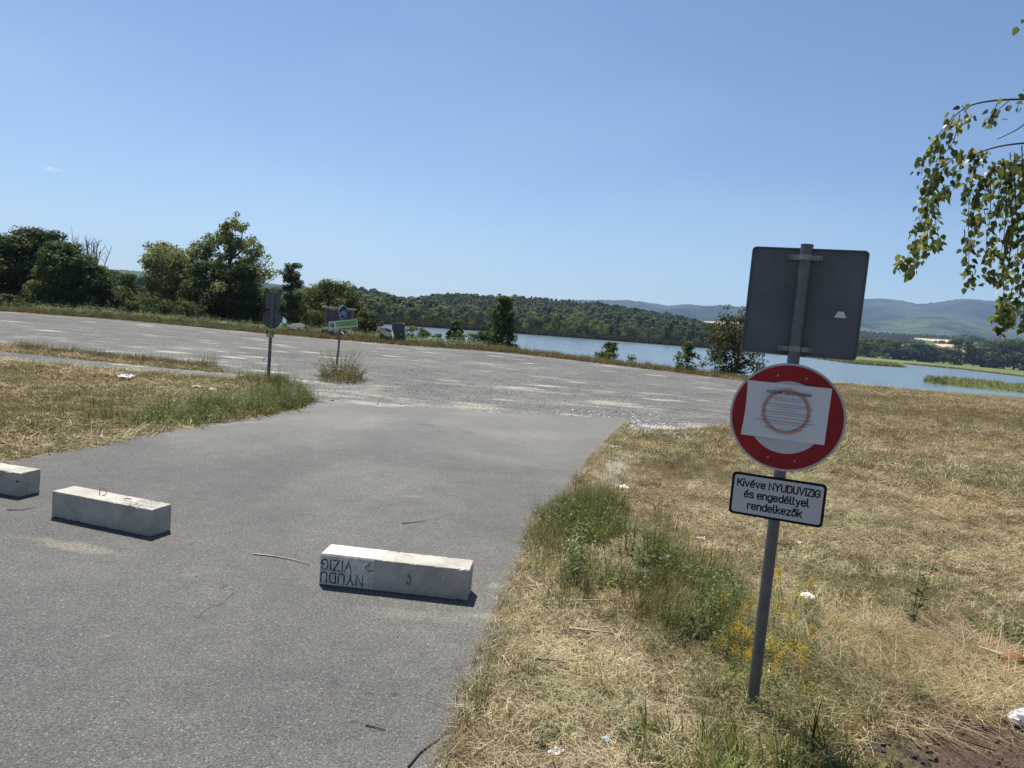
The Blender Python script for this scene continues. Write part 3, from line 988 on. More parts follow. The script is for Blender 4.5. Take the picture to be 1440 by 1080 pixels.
mountains.build('mountain_range', M['mountain'], -0.25, 1.15, 420, 60, 2.2)
foothills = Ridge([(900, 466), (1000, 462), (1100, 459), (1210, 455), (1240, 453), (1270, 450), (1300, 446), (1330, 446), (1355, 449), (1380, 456), (1410, 464), (1440, 468), (1520, 474), (1700, 500)], 3000, 1750, 3900, 0, 0, None, 14, 5)
foothills.build('wooded_foothill', M['foothill'], 0.18, 1.1, 240, 40, 1.6)
BELT = [0.40, 0.47, 0.44, 0.34, 0.15]
farm = Ridge([(800, 462), (950, 455), (985, 452), (1030, 452), (1100, 460), (1205, 469), (1260, 473), (1310, 475.5), (1345, 477), (1380, 480), (1440, 487), (1600, 503), (1800, 525)], 1500, 620, 2300, -2.0, 0, 1)
farm.build('farmland_slope', M['farmland'], 0.1, 1.1, 160, 40)


def field(name, quad, mat, rg=farm):
    c = [rg.hit(*q) for q in quad]
    n, m = 14, 6
    V, F = [], []
    for i in range(n + 1):
        for j in range(m + 1):
            u, v = i / n, j / m
            p = (c[0] * (1 - u) + c[1] * u) * (1 - v) + (c[3] * (1 - u) + c[2] * u) * v
            V.append((p.x, p.y, float(rg.z(p.x, p.y)) + 0.8))
    for i in range(n):
        for j in range(m):
            a = i * (m + 1) + j
            F.append((a, a + m + 1, a + m + 2, a + 1))
    return tag(obj(name, mesh_np(name, V, F, mat, smooth=True)), kind='structure')


field('wheat_field', [(1278, 475.5), (1352, 480), (1350, 484), (1310, 480.5)], M['wheat'])
field('wheat_field', [(1312, 484), (1386, 489), (1392, 498), (1345, 496)], M['wheat'])
field('wheat_field', [(1204, 469.6), (1246, 472.8), (1244, 474.6), (1204, 472.6)], M['wheat'])
field('wheat_field', [(986, 452.6), (1040, 454), (1044, 460), (984, 458)], M['wheat'])
field('crop_field', [(1352, 479), (1402, 481.5), (1400, 488.5), (1362, 487)], M['green_crop'])


# ------------------------------------------------------------------ trees
def unit(n, r=rng):
    v = r.normal(size=(n, 3))
    return v / np.linalg.norm(v, axis=1, keepdims=True)


def leaves_mesh(name, P, size, mat, r, tone, up=0.35, aspect=0.6, out=None, droop=0.0, rnd=0.7):
    """diamond leaves folded along the midrib, centred at P"""
    n = len(P)
    nrm = rnd * unit(n, r) + np.array([0, 0, up])
    if out is not None: nrm = nrm + 1.0 * out
    nrm /= np.linalg.norm(nrm, axis=1, keepdims=True)
    t = np.cross(nrm, unit(n, r))
    t[:, 2] -= droop
    t -= nrm * np.sum(t * nrm, axis=1, keepdims=True)
    t /= np.linalg.norm(t, axis=1, keepdims=True) + 1e-9
    b = np.cross(nrm, t)
    L = (size * r.uniform(0.65, 1.35, n))[:, None]
    w = L * aspect * 0.5
    V = np.empty((n, 4, 3))
    V[:, 0] = P - t * L * 0.5
    V[:, 1] = P + b * w + nrm * L * 0.10
    V[:, 2] = P + t * L * 0.5
    V[:, 3] = P - b * w + nrm * L * 0.10
    F = np.arange(n * 4).reshape(n, 4)
    return mesh_np(name, V.reshape(-1, 3), F, mat, {'tone': tone})


def tree_meshes(seed, h, prof, nclump, nleaf, leaf, mat, trunk_r=None, base=0.12, clump=0.16, fill=0.35, lean=(0, 0), stems=1, bark='bark', ragged=0.25, flat=0.75, limb_n=5):
    """prof: crown half-width (in h) at heights 0..1 of the crown; returns (trunk, crown) meshes"""
    r = np.random.default_rng(seed)
    k = len(prof)
    t = r.uniform(0.02, 1.0, nclump) ** 0.85
    R = np.interp(t, np.linspace(0, 1, k), prof) * h
    a = r.uniform(0, 2 * np.pi, nclump)
    rad = R * np.sqrt(r.uniform(fill, 1.0, nclump)) * (1 + r.normal(0, ragged, nclump) * 0.6)
    lobes = 1 + 0.22 * np.sin(a * 2 + r.uniform(0, 6)) + 0.15 * np.sin(a * 3 + r.uniform(0, 6))
    rad *= lobes
    cz = h * (base + (1 - base) * t * 0.96)
    C = np.stack([rad * np.cos(a) + lean[0] * h * t, rad * np.sin(a) + lean[1] * h * t, cz + r.normal(0, ragged * 0.12 * h, nclump)], 1)
    top = C[:, 2].max()
    C[:, 2] = np.clip(C[:, 2] * h / max(top, 1e-6), base * h * 0.8, h * 0.985)
    cr = clump * h * r.uniform(0.55, 1.25, nclump) * (0.55 + 0.45 * np.clip(R / (max(prof) * h), 0.2, 1))
    C[:, 2] = np.minimum(C[:, 2], h - cr * flat * 0.85)
    w = cr ** 2
    idx = r.choice(nclump, nleaf, p=w / w.sum())
    d = unit(nleaf, r)
    q = d * (r.uniform(0, 1, nleaf) ** 0.42)[:, None] * cr[idx][:, None]
    q[:, 2] *= flat
    P = C[idx] + q
    P[:, 2] = np.maximum(P[:, 2], 0.03 * h)
    ct = r.uniform(0.1, 0.9, nclump)
    tone = np.clip(ct[idx] * 0.55 + r.uniform(0, 1, nleaf) * 0.45, 0, 1)
    crown = leaves_mesh('crown', P, leaf, mat, r, tone, out=d)
    tr = trunk_r or h * 0.022
    mb = MB()
    for sidx in range(stems):
        ox, oy = (r.normal(0, 0.02 * h), r.normal(0, 0.02 * h)) if stems > 1 else (0, 0)
        sl = (r.normal(0, 0.12) if stems > 1 else lean[0], r.normal(0, 0.12) if stems > 1 else lean[1])
        pts = [(ox + sl[0] * h * q_ + r.normal(0, 0.006 * h), oy + sl[1] * h * q_ + r.normal(0, 0.006 * h), h * q_ - (0.25 if q_ == 0 else 0)) for q_ in np.linspace(0, 0.86, 8)]
        mb.tube(pts, [tr * (1.25 if i == 0 else (1 - 0.88 * i / 7)) / (1 if stems == 1 else 1.6) for i in range(8)], 7)
    for i in r.permutation(nclump)[:int(nclump * 0.75)]:
        c = C[i]
        z0 = max(0.05 * h, c[2] - (0.12 + 0.35 * np.hypot(c[0], c[1]) / h) * h * 0.9)
        z0 = min(z0, 0.8 * h)
        f = z0 / h
        p0 = Vector((lean[0] * h * f, lean[1] * h * f, z0))
        p2 = Vector(c)
        p1 = p0.lerp(p2, 0.5) + Vector((r.normal(0, 0.02 * h), r.normal(0, 0.02 * h), -0.03 * h))
        rr = tr * (0.45 * (1 - f) + 0.1)
        mb.tube([p0, p0.lerp(p1, 0.55), p1, p2], [rr, rr * 0.75, rr * 0.5, rr * 0.15], limb_n, cap=False)
    trunk = mb.mesh('trunk', M[bark], smooth=True)
    return trunk, crown


def plant(name, loc, meshes, label, cat, group=None, rz=None, scale=1.0, sx=1.0):
    e = empty(name, loc, random.uniform(0, 6.28) if rz is None else rz)
    e.scale = (scale * sx, scale * sx, scale)
    obj('trunk', meshes[0], e)
    obj('crown', meshes[1], e)
    tag(e, label, cat, group)
    return e


def gz(x, y):
    return float(H(np.array([x]), np.array([y]))[0])


def stand(px, Y):
    """foot of something seen in column px at distance Y"""
    p = at(px, hor(px), Y)
    return Vector((p.x, Y, gz(p.x, Y)))


def height_to(loc, px, py):
    """height that reaches row py from a foot at loc"""
    return at(px, py, loc.y).z - loc.z


ROUND = [0.30, 0.36, 0.34, 0.26, 0.12]
CONE = [0.30, 0.26, 0.19, 0.12, 0.04]
POPL = [0.20, 0.22, 0.19, 0.17, 0.10]
SHRB = [0.55, 0.62, 0.58, 0.45, 0.20]
BROAD = [0.34, 0.46, 0.46, 0.36, 0.16]


def one_tree(name, px, py_top, Y, prof, label, mat, seed, nclump=60, nleaf=9000, leaf=0.2, cat='tree', group=None, **k):
    loc = stand(px, Y)
    h = height_to(loc, px, py_top)
    return plant(name, loc, tree_meshes(seed, h, prof, nclump, nleaf, leaf, M[mat], **k), label, cat, group, rz=0.0)


# the wood at the left edge of the picture
one_tree('broadleaf_tree', 18, 331, 50, ROUND, 'dark dense tree at the left end of the wood beyond the car park', 'dark_green', 11, 85, 15000, 0.22, base=0.02, clump=0.17)
one_tree('broadleaf_tree', 54, 322, 52, ROUND, 'tallest dark round-topped tree of the wood behind the car park', 'dark_green', 12, 95, 17000, 0.22, base=0.02, clump=0.17)
one_tree('broadleaf_tree', -40, 318, 52, ROUND, 'dark tree cut by the left edge of the picture', 'dark_green', 13, 80, 12000, 0.24, base=0.02, clump=0.17)
one_tree('broadleaf_tree', 92, 341, 47, [0.40, 0.44, 0.40, 0.30, 0.10], 'greener tree in front of the bare dead one by the car park edge', 'mid_green', 14, 90, 16000, 0.20, base=0.0, clump=0.16)
one_tree('broadleaf_tree', 130, 372, 47.5, [0.40, 0.50, 0.48, 0.36, 0.14], 'low dark tree at the right end of the left wood', 'dark_green', 15, 75, 11000, 0.19, base=0.0, clump=0.19)
one_tree('shrub', 12, 414, 44.8, SHRB, 'light green shrub at the foot of the left wood', 'mid_green', 16, 30, 2600, 0.14, 'shrub', base=0.0, clump=0.3, stems=3)
one_tree('shrub', 60, 424, 44.5, SHRB, 'low shrub under the tallest dark tree of the wood', 'mid_green', 17, 26, 2200, 0.14, 'shrub', base=0.0, clump=0.3, stems=3)


def dead_tree():
    loc = stand(128, 49.4)
    h = height_to(loc, 127, 336)
    r = random.Random(5)
    e = empty('dead_tree', loc)
    tag(e, 'bare grey dead tree rising behind the dark wood', 'tree')
    mb = MB()
    mb.tube([(0, 0, -0.3), (0.1, 0, h * 0.4), (0.05, 0, h * 0.55)], [0.13, 0.10, 0.08], 7)
    mb.build('trunk', M['grey_bark'], e, smooth=True)
    br = MB()
    for k in range(17):
        a = r.uniform(0, 6.28)
        z0 = h * r.uniform(0.42, 0.55)
        sp = r.uniform(0.2, 1.25)
        zt = h * r.uniform(0.8, 1.0)
        p = [Vector((0.05, 0, z0)), Vector((math.cos(a) * sp * 0.55, math.sin(a) * sp * 0.55, z0 + (zt - z0) * 0.4)), Vector((math.cos(a) * sp, math.sin(a) * sp, zt))]
        br.tube(p, [0.05, 0.032, 0.012], 5)
        for q in range(6):
            f = r.uniform(0.25, 0.95)
            b0 = p[1].lerp(p[2], f)
            d = Vector((r.uniform(-1, 1), r.uniform(-1, 1), r.uniform(0.7, 1.8))).normalized()
            br.tube([b0, b0 + d * r.uniform(0.3, 0.85)], [0.02, 0.008], 4)
    br.build('branches', M['grey_bark'], e)


dead_tree()
one_tree('conifer_tree', 181, 384, 58, CONE, 'small dark conifer between the left wood and the big light tree', 'dark_green', 21, 55, 6000, 0.17, base=0.02, clump=0.15)
one_tree('shrub', 156, 413, 49, SHRB, 'grey-green bush left of the small dark conifer', 'mid_green', 22, 34, 3400, 0.15, 'shrub', base=0.0, clump=0.28, stems=3)
one_tree('shrub', 188, 424, 46.5, SHRB, 'bright green low bush in front of the small conifer', 'mid_green', 23, 30, 3000, 0.13, 'shrub', base=0.0, clump=0.3, stems=3)
one_tree('shrub', 208, 412, 50, SHRB, 'pale shrub under the left side of the light tree', 'pale_leaf', 24, 30, 3000, 0.15, 'shrub', base=0.0, clump=0.28, stems=3)
one_tree('shrub', 226, 420, 46.5, SHRB, 'dark round bush at the foot of the light silver tree', 'dark_green', 25, 30, 3200, 0.13, 'shrub', base=0.0, clump=0.3, stems=3)
one_tree('willow_tree', 226, 338, 53, [0.10, 0.15, 0.20, 0.22, 0.14], 'silvery pale willow left of the big tree', 'pale_leaf', 26, 70, 6000, 0.2, base=0.22, clump=0.11, ragged=0.35)
one_tree('willow_tree', 262, 345, 52, [0.16, 0.18, 0.20, 0.16, 0.08], 'pale tree leaning between the willow and the tall tree', 'pale_leaf', 27, 60, 6500, 0.2, base=0.2, clump=0.13, ragged=0.35)
one_tree('broadleaf_tree', 318, 296, 51, [0.36, 0.37, 0.28, 0.17, 0.06], 'tallest tree beyond the car park with an open ragged light top', 'pale_leaf', 28, 150, 8800, 0.19, base=0.12, clump=0.066, ragged=0.62, lean=(0.03, 0))
one_tree('broadleaf_tree', 352, 338, 51.5, [0.20, 0.22, 0.20, 0.16, 0.08], 'light ragged tree forming the right shoulder of the tallest tree', 'pale_leaf', 128, 60, 3200, 0.19, base=0.25, clump=0.085, ragged=0.5)
one_tree('broadleaf_tree', 288, 326, 51.5, [0.22, 0.25, 0.22, 0.16, 0.08], 'light open tree forming the left shoulder of the tallest tree', 'pale_leaf', 129, 70, 4200, 0.19, base=0.2, clump=0.085, ragged=0.5)
one_tree('broadleaf_tree', 292, 368, 49.5, [0.36, 0.42, 0.38, 0.26, 0.10], 'dark tree filling the lower left of the tallest tree', 'mid_green', 29, 80, 11000, 0.19, base=0.0, clump=0.16)
one_tree('broadleaf_tree', 340, 372, 49, [0.38, 0.44, 0.38, 0.28, 0.12], 'dark low tree filling the lower right of the tallest tree', 'dark_green', 30, 80, 11000, 0.18, base=0.0, clump=0.17)
one_tree('shrub', 268, 424, 46, SHRB, 'olive shrub under the tallest tree', 'olive', 31, 28, 2600, 0.13, 'shrub', base=0.0, clump=0.3, stems=3)
one_tree('narrow_tree', 408, 369, 47, [0.27, 0.25, 0.16, 0.12, 0.09], 'narrow dark tree with a thin crooked top beside the far round sign', 'dark_green', 32, 80, 5600, 0.16, base=0.02, clump=0.085, ragged=0.55)
one_tree('broadleaf_tree', 467, 394, 62, BROAD, 'round leafy tree behind the wooden information board', 'mid_green', 33, 100, 17000, 0.24, base=0.05, clump=0.16)
one_tree('shrub', 440, 436, 50, SHRB, 'green bush left of the information board', 'mid_green', 34, 34, 3600, 0.13, 'shrub', base=0.0, clump=0.28, stems=3)
one_tree('shrub', 476, 441, 52, SHRB, 'dark green bush behind the information board', 'dark_green', 134, 34, 3600, 0.13, 'shrub', base=0.0, clump=0.28, stems=3)
one_tree('shrub', 370, 432, 52, SHRB, 'dark bush just left of the far round sign', 'mid_green', 135, 28, 2600, 0.13, 'shrub', base=0.0, clump=0.28, stems=3)
one_tree('shrub', 518, 437, 45.5, [0.50, 0.56, 0.50, 0.40, 0.20], 'round dark bush right of the information board', 'olive', 35, 55, 6500, 0.12, 'shrub', base=0.0, clump=0.24, stems=4)
one_tree('sapling', 541, 461, 44.4, SHRB, 'small leafy sapling left of the upright stone', 'mid_green', 36, 16, 700, 0.12, 'shrub', base=0.0, clump=0.3, stems=3)
one_tree('sapling', 583, 458, 45.5, SHRB, 'small leafy sapling right of the upright stone', 'mid_green', 37, 18, 800, 0.12, 'shrub', base=0.0, clump=0.3, stems=3)
one_tree('sapling', 600, 464, 45.8, SHRB, 'low sapling, second right of the upright stone', 'mid_green', 38, 16, 700, 0.12, 'shrub', base=0.0, clump=0.3, stems=3)
one_tree('sapling', 618, 469, 46, SHRB, 'lowest sapling left of the small dark tree by the water', 'mid_green', 39, 14, 550, 0.11, 'shrub', base=0.0, clump=0.3, stems=3)
one_tree('small_tree', 642, 450, 46, [0.42, 0.34, 0.24, 0.16, 0.07], 'small pointed dark tree on the near lake bank', 'mid_green', 40, 40, 2300, 0.14, base=0.02, clump=0.16, ragged=0.4)
one_tree('sapling', 664, 468, 46, SHRB, 'pale sapling between the small pointed tree and the poplar', 'pale_leaf', 41, 14, 550, 0.11, 'shrub', base=0.0, clump=0.3, stems=3)
one_tree('shrub', 682, 466, 46, SHRB, 'bush against the left foot of the poplar', 'mid_green', 42, 26, 1800, 0.12, 'shrub', base=0.0, clump=0.28, stems=3)
one_tree('poplar_tree', 708, 416, 46, [0.28, 0.25, 0.17, 0.12, 0.06], 'upright dense poplar on the bank in front of the lake', 'mid_green', 43, 75, 8500, 0.14, base=0.0, clump=0.125)
one_tree('shrub', 862, 480, 41, SHRB, 'lone round bush standing in front of the lake', 'mid_green', 44, 30, 1700, 0.12, 'shrub', base=0.0, clump=0.26, stems=4, ragged=0.4)
one_tree('small_tree', 969, 480, 36.5, [0.42, 0.36, 0.28, 0.18, 0.08], 'small bright green sapling left of the sparse tree', 'mid_green', 45, 30, 1500, 0.12, base=0.0, clump=0.19, stems=3, ragged=0.4)
one_tree('broadleaf_tree', 1040, 426, 37, [0.34, 0.30, 0.32, 0.30, 0.16], 'sparse dark tree behind the left edge of the square sign', 'olive', 46, 70, 4200, 0.135, base=0.05, clump=0.12, ragged=0.45)
one_tree('shrub', 1012, 492, 37, SHRB, 'loose low bush at the foot of the sparse dark tree', 'olive', 47, 26, 1300, 0.11, 'shrub', base=0.0, clump=0.22, stems=4, ragged=0.4)


# trees across the lake
ORD = 'first second third fourth fifth sixth seventh eighth ninth tenth eleventh twelfth thirteenth fourteenth fifteenth'.split()


def side_of_poplar(pxs):
    """ordinal phrases counted outwards from the poplar on the near bank"""
    o = {}
    for k, p in enumerate(sorted([p for p in pxs if p < 708], reverse=True)): o[p] = '%s left of the poplar' % ORD[k]
    for k, p in enumerate(sorted(p for p in pxs if p >= 708)): o[p] = '%s right of the poplar' % ORD[k]
    return o


def far_kind(seed, prof, mat, n=1500, leaf=0.55, clump=0.17, ncl=34, base=0.03):
    return tree_meshes(seed, 8.0, prof, ncl, n, leaf, M[mat], base=base, clump=clump, limb_n=3)


KIND = {
    'pale': [far_kind(s, ROUND if s % 2 else BROAD, 'far_pale') for s in (201, 202, 203)],
    'dark': [far_kind(s, p, 'far_dark') for s, p in ((211, ROUND), (212, BROAD), (213, CONE))],
    'belt': [far_kind(s, BELT, m_, 2600, 0.6, 0.2, 40, 0.0) for s, m_ in ((231, 'far_dark'), (232, 'far_mid'), (233, 'far_mid'))],
    'bush': [far_kind(s, SHRB, 'far_pale', 900, 0.6, 0.26, 20) for s in (221, 222)],
}
far_shore = LAKE[2:11]


def shore_Y(a, back):
    """distance to the far shore in direction a (x/y), plus back"""
    for Y in np.arange(180, 460, 2.0):
        if not in_poly(np.array([a * Y]), np.array([Y]), LAKE)[0]: return Y + back
    return 300.0 + back


def far_tree(px, py_top, kind, back, label, group, ki=None, sx=1.0):
    d = ray(px, hor(px))
    a = d.x / d.y
    Y = shore_Y(a, back)
    z = max(gz(a * Y, Y), float(forest_hill.z(a * Y, Y)) if Y > forest_hill.base else -9)
    h = at(px, py_top, Y).z - z
    ms = KIND[kind][random.randrange(len(KIND[kind])) if ki is None else ki]
    return plant('lakeside_tree' if kind != 'bush' else 'lakeside_bush', (a * Y, Y, z - 0.1), ms, label, 'tree' if kind != 'bush' else 'bush', group, scale=h / 8.0, sx=sx)


PALE = ((507, 424, 30, 1.0), (541, 418, 24, 1.35), (566, 430, 20, 1.1), (590, 427, 20, 1.5), (618, 429, 24, 1.4), (642, 436, 16, 0.9), (655, 438, 18, 1.0), (676, 436, 20, 1.1), (745, 437, 14, 1.2), (762, 446, 12, 0.8), (787, 440, 14, 1.3),
                         (810, 438, 15, 1.35), (838, 449, 12, 1.2), (882, 452, 12, 1.15))
PALE_ORD = side_of_poplar([q[0] for q in PALE])
for px, py, back, sx in  PALE:
    far_tree(px, py, 'pale', back, 'pale round tree on the far lake shore, ' + PALE_ORD[px], 'pale trees on the far shore', sx=sx)
DARK = ((523, 429, 26, 1.0), (556, 432, 16, 0.9), (576, 424, 30, 1.1), (604, 434, 16, 1.0), (630, 428, 30, 1.0), (667, 433, 26, 1.1), (688, 434, 30, 1.1), (727, 444, 16, 1.0), (770, 440, 24, 1.0), (825, 444, 24, 1.1), (853, 449, 24, 1.1), (868, 455, 18, 0.9), (896, 458, 22, 1.1),
                         (918, 460, 20, 1.2), (936, 458, 24, 1.2), (952, 464, 20, 1.0), (968, 465, 24, 1.2), (985, 466, 22, 1.1), (1003, 470, 20, 1.1))
DARK_ORD = side_of_poplar([q[0] for q in DARK])
for px, py, back, sx in  DARK:
    far_tree(px, py, 'dark', back, 'dark tree on the far lake shore, ' + DARK_ORD[px], 'dark trees on the far shore', sx=sx)
BUSH = ((905, 465, 8), (923, 470, 8), (962, 476, 8), (980, 474, 10), (997, 474, 8), (1022, 476, 10), (845, 466, 6), (792, 460, 6))
BUSH_ORD = side_of_poplar([q[0] for q in BUSH])
for px, py, back in  BUSH:
    far_tree(px, py, 'bush', back, 'light low bush on the far lake shore, ' + BUSH_ORD[px], 'bushes on the far shore', sx=0.8)


def belt_tree(px, py_top, Y, kind, label, group=None, sx=1.0, ki=None, rg=None):
    d = ray(px, hor(px))
    x = d.x / d.y * Y
    z = max(gz(x, Y), float(farm.z(x, Y)) if Y > farm.base else -9)
    h = at(px, py_top, Y).z - z
    ms = KIND[kind][random.randrange(len(KIND[kind])) if ki is None else ki]
    return plant('meadow_tree', (x, Y, z - 0.1), ms, label, 'tree', group, scale=h / 8.0, sx=sx)


for bi, (px, py, k, sx) in enumerate(((1196, 472, 'dark', 1.3), (1209, 475, 'pale', 1.3), (1219, 474, 'dark', 1.4), (1231, 474, 'pale', 1.3), (1243, 474, 'dark', 1.5), (1256, 478, 'dark', 1.4), (1268, 485, 'pale', 1.4), (1279, 483, 'pale', 1.4),
                      (1291, 481, 'dark', 1.4), (1302, 483, 'pale', 1.5), (1314, 487, 'dark', 1.5), (1327, 489, 'pale', 1.4))):
    belt_tree(px, py + 1, 520 + random.uniform(-14, 14), 'belt', 'rounded tree in the belt behind the meadow, %s from the square sign' % ORD[bi], 'tree belt behind the meadow', sx)
belt_tree(1351, 476, 500, 'belt', 'darkest round tree standing alone at the right end of the tree belt', None, 1.2, 0)
belt_tree(1370, 494, 500, 'belt', 'small rounded tree between the darkest round tree and the right-hand grove', None, 1.3, 1)
belt_tree(1384, 501, 495, 'belt', 'low bush in front of the wheat field beside the right-hand grove', None, 1.4, 0)
for bi, (px, py, sx) in enumerate(((1398, 479, 1.3), (1412, 476, 1.4), (1426, 477, 1.4), (1441, 476, 1.4))):
    belt_tree(px, py, 500 + random.uniform(-8, 8), 'belt', 'dark tree in the grove right of the wheat fields, %s from the left' % ORD[bi], 'right-hand grove', sx)
belt_tree(1357, 469, 900, 'dark', 'dark round tree on the slope above the wheat fields', None, 1.5, 1)
belt_tree(1374, 474, 900, 'dark', 'smaller dark tree right of the one above the wheat', None, 1.5, 0)

# the far-off wood that reads as one mass
GN_CACHE = {}


def scatter(name, proto, P, rot, scl):
    """one object that sets out copies of a small mesh on points"""
    me = bpy.data.meshes.new(name)
    P = np.asarray(P, dtype=np.float32)
    me.vertices.add(len(P))
    me.vertices.foreach_set('co', P.ravel())
    for an, av in (('rot', rot), ('scl', scl)):
        a = me.attributes.new(an, 'FLOAT_VECTOR', 'POINT')
        a.data.foreach_set('vector', np.asarray(av, dtype=np.float32).ravel())
    o = obj(name, me)
    src = bpy.data.objects.new(name + '_piece', proto)
    ng = bpy.data.node_groups.new(name, 'GeometryNodeTree')
    ng.interface.new_socket('Geometry', in_out='INPUT', socket_type='NodeSocketGeometry')
    ng.interface.new_socket('Geometry', in_out='OUTPUT', socket_type='NodeSocketGeometry')
    gi, go = ng.nodes.new('NodeGroupInput'), ng.nodes.new('NodeGroupOutput')
    iop = ng.nodes.new('GeometryNodeInstanceOnPoints')
    oi = ng.nodes.new('GeometryNodeObjectInfo')
    oi.inputs['Object'].default_value = src
    oi.inputs['As Instance'].default_value = True
    ra, sa = ng.nodes.new('GeometryNodeInputNamedAttribute'), ng.nodes.new('GeometryNodeInputNamedAttribute')
    for n_, k in ((ra, 'rot'), (sa, 'scl')):
        n_.data_type = 'FLOAT_VECTOR'
        n_.inputs['Name'].default_value = k
    e2r = ng.nodes.new('FunctionNodeEulerToRotation')
    L = ng.links.new
    L(gi.outputs[0], iop.inputs['Points'])
    L(oi.outputs['Geometry'], iop.inputs['Instance'])
    L(ra.outputs['Attribute'], e2r.inputs[0])
    L(e2r.outputs[0], iop.inputs['Rotation'])
    L(sa.outputs['Attribute'], iop.inputs['Scale'])
    L(iop.outputs[0], go.inputs[0])
    md = o.modifiers.new('scatter', 'NODES')
    md.node_group = ng
    return tag(o, kind='stuff')


def rots(n, tilt=0.0, r=rng):
    return np.stack([r.normal(0, tilt, n), r.normal(0, tilt, n), r.uniform(0, 6.283, n)], 1)


def scl3(s, zvar=0.0, r=rng):
    s = np.asarray(s)
    return np.stack([s, s, s * (1 + r.normal(0, zvar, len(s)))], 1)


def canopy(seed, prof, mat, n=320, leaf=1.0):
    r = np.random.default_rng(seed)
    t = r.uniform(0, 1, n) ** 0.8
    R = np.interp(t, np.linspace(0, 1, len(prof)), prof) * 8 * np.sqrt(r.uniform(0.3, 1, n))
    a = r.uniform(0, 6.283, n)
    R = R * (1 + 0.25 * np.sin(2 * a + seed) + 0.15 * np.sin(3 * a))
    P = np.stack([R * np.cos(a), R * np.sin(a), 0.6 + 7.2 * t], 1)
    out = P * np.array([1, 1, 0.3]) - np.array([0, 0, 1.2])
    out /= np.linalg.norm(out, axis=1, keepdims=True) + 1e-6
    return leaves_mesh('canopy', P, leaf, M[mat], r, r.uniform(0.1, 0.9, n), out=out, up=0.45, aspect=0.8, rnd=0.7)


def forest():
    r = np.random.default_rng(31)
    n = 26000
    Y = np.sqrt(r.uniform(240 ** 2, 800 ** 2, n))
    a = r.uniform(-0.95, 0.50, n)
    X = a * Y
    dl = dist_poly(X, Y, LAKE)
    ok = ~in_poly(X, Y, LAKE) & (dl > 22)
    ok &= ~((a > 0.30) & (Y < 420) & (r.uniform(0, 1, n) < (a - 0.30) * 12))
    ok &= a < 0.40
    X, Y = X[ok], Y[ok]
    z = np.where(Y > forest_hill.base, np.maximum(forest_hill.z(X, Y), H(X, Y, False)), H(X, Y, False)) - 0.3
    nz = wob(X, Y, 0.03, 12)
    pick = nz + r.normal(0, 0.55, len(X))
    sets = [(pick < -0.35, CONE, 'far_dark'), ((pick >= -0.35) & (pick < 0.25), ROUND, 'far_dark'), ((pick >= 0.25) & (pick < 0.75), BROAD, 'far_dark'), (pick >= 0.75, ROUND, 'far_pale')]
    for i, (mk, prof, mat) in enumerate(sets):
        m = int(mk.sum())
        s = r.uniform(0.45, 1.12, m) * (1 + 0.18 * wob(X[mk], Y[mk], 0.02, 14))
        scatter(('conifer_forest', 'forest', 'broadleaf_forest', 'pale_broadleaf_forest')[i], canopy(301 + i, prof, mat), np.stack([X[mk], Y[mk], z[mk]], 1), rots(m, 0.04, r), scl3(s, 0.12, r))


forest()


def farm_hedges():
    """hedges and copses between the far fields"""
    r = np.random.default_rng(41)
    Q, Sx = [], []
    lines = [((1205, 468.5), (1350, 477), 260, 0.8, 30), ((1350, 477), (1450, 487), 120, 0.7, 30), ((1312, 482.2), (1346, 485), 30, 0.55, 6), ((1210, 474.5), (1275, 477), 130, 0.8, 40), ((1215, 478), (1290, 483), 150, 0.7, 60), ((1000, 461), (1200, 472), 200, 0.9, 100),
             ((1395, 483), (1450, 490), 80, 0.7, 60)]
    for p, q, n, s, spread in lines:
        A, B = farm.hit(*p), farm.hit(*q)
        for k in range(n):
            c = A.lerp(B, r.uniform())
            x, y = c.x + r.normal(0, 4), c.y + r.normal(0, spread * 0.5)
            Q.append((x, y, float(farm.z(x, max(y, farm.base))) - 0.3))
            Sx.append(s * r.uniform(0.6, 1.25))
    n = len(Q)
    scatter('hedgerow_trees', canopy(351, BROAD, 'far_dark', 260, 1.1), Q, rots(n, 0.03, r), scl3(np.array(Sx), 0.1, r))


farm_hedges()


# ------------------------------------------------------------------ reeds and grasses
def blades(seed, n, lmin, lmax, width, spread, lean0, lean1, mat, curl=0.5, seg=3, flat=0.0):
    """a tuft: n bent tapering blades"""
    r = np.random.default_rng(seed)
    V, F = [], []
    for k in range(n):
        a = r.uniform(0, 6.283)
        rad = spread * math.sqrt(r.uniform())
        o = np.array([rad * math.cos(a), rad * math.sin(a), 0.0])
        dirn = r.uniform(0, 6.283)
        d = np.array([math.cos(dirn), math.sin(dirn), 0])
        side = np.array([-d[1], d[0], 0])
        L = r.uniform(lmin, lmax)
        th = r.uniform(lean0, lean1)
        c = curl * r.uniform(0.2, 1.0)
        p = o + np.array([0, 0, flat * r.uniform()])
        b = len(V)
        w0 = width * r.uniform(0.7, 1.3)
        for s in range(seg + 1):
            f = s / seg
            w = w0 * (1 - f) ** 0.7
            if s == seg:
                V.append(p)
            else:
                V.append(p - side * w * 0.5)
                V.append(p + side * w * 0.5)
            an = th + c * f * 1.2
            p = p + (d * math.sin(an) + np.array([0, 0, math.cos(an)])) * L / seg
            if p[2] < 0.004: p = np.array([p[0], p[1], 0.004 + 0.01 * r.uniform()])
        for s in range(seg - 1):
            q = b + 2 * s
            F.append((q, q + 1, q + 3, q + 2))
        q = b + 2 * (seg - 1)
        F.append((q, q + 1, q + 2))
    return mesh_np('tuft', np.array(V), F, mat)


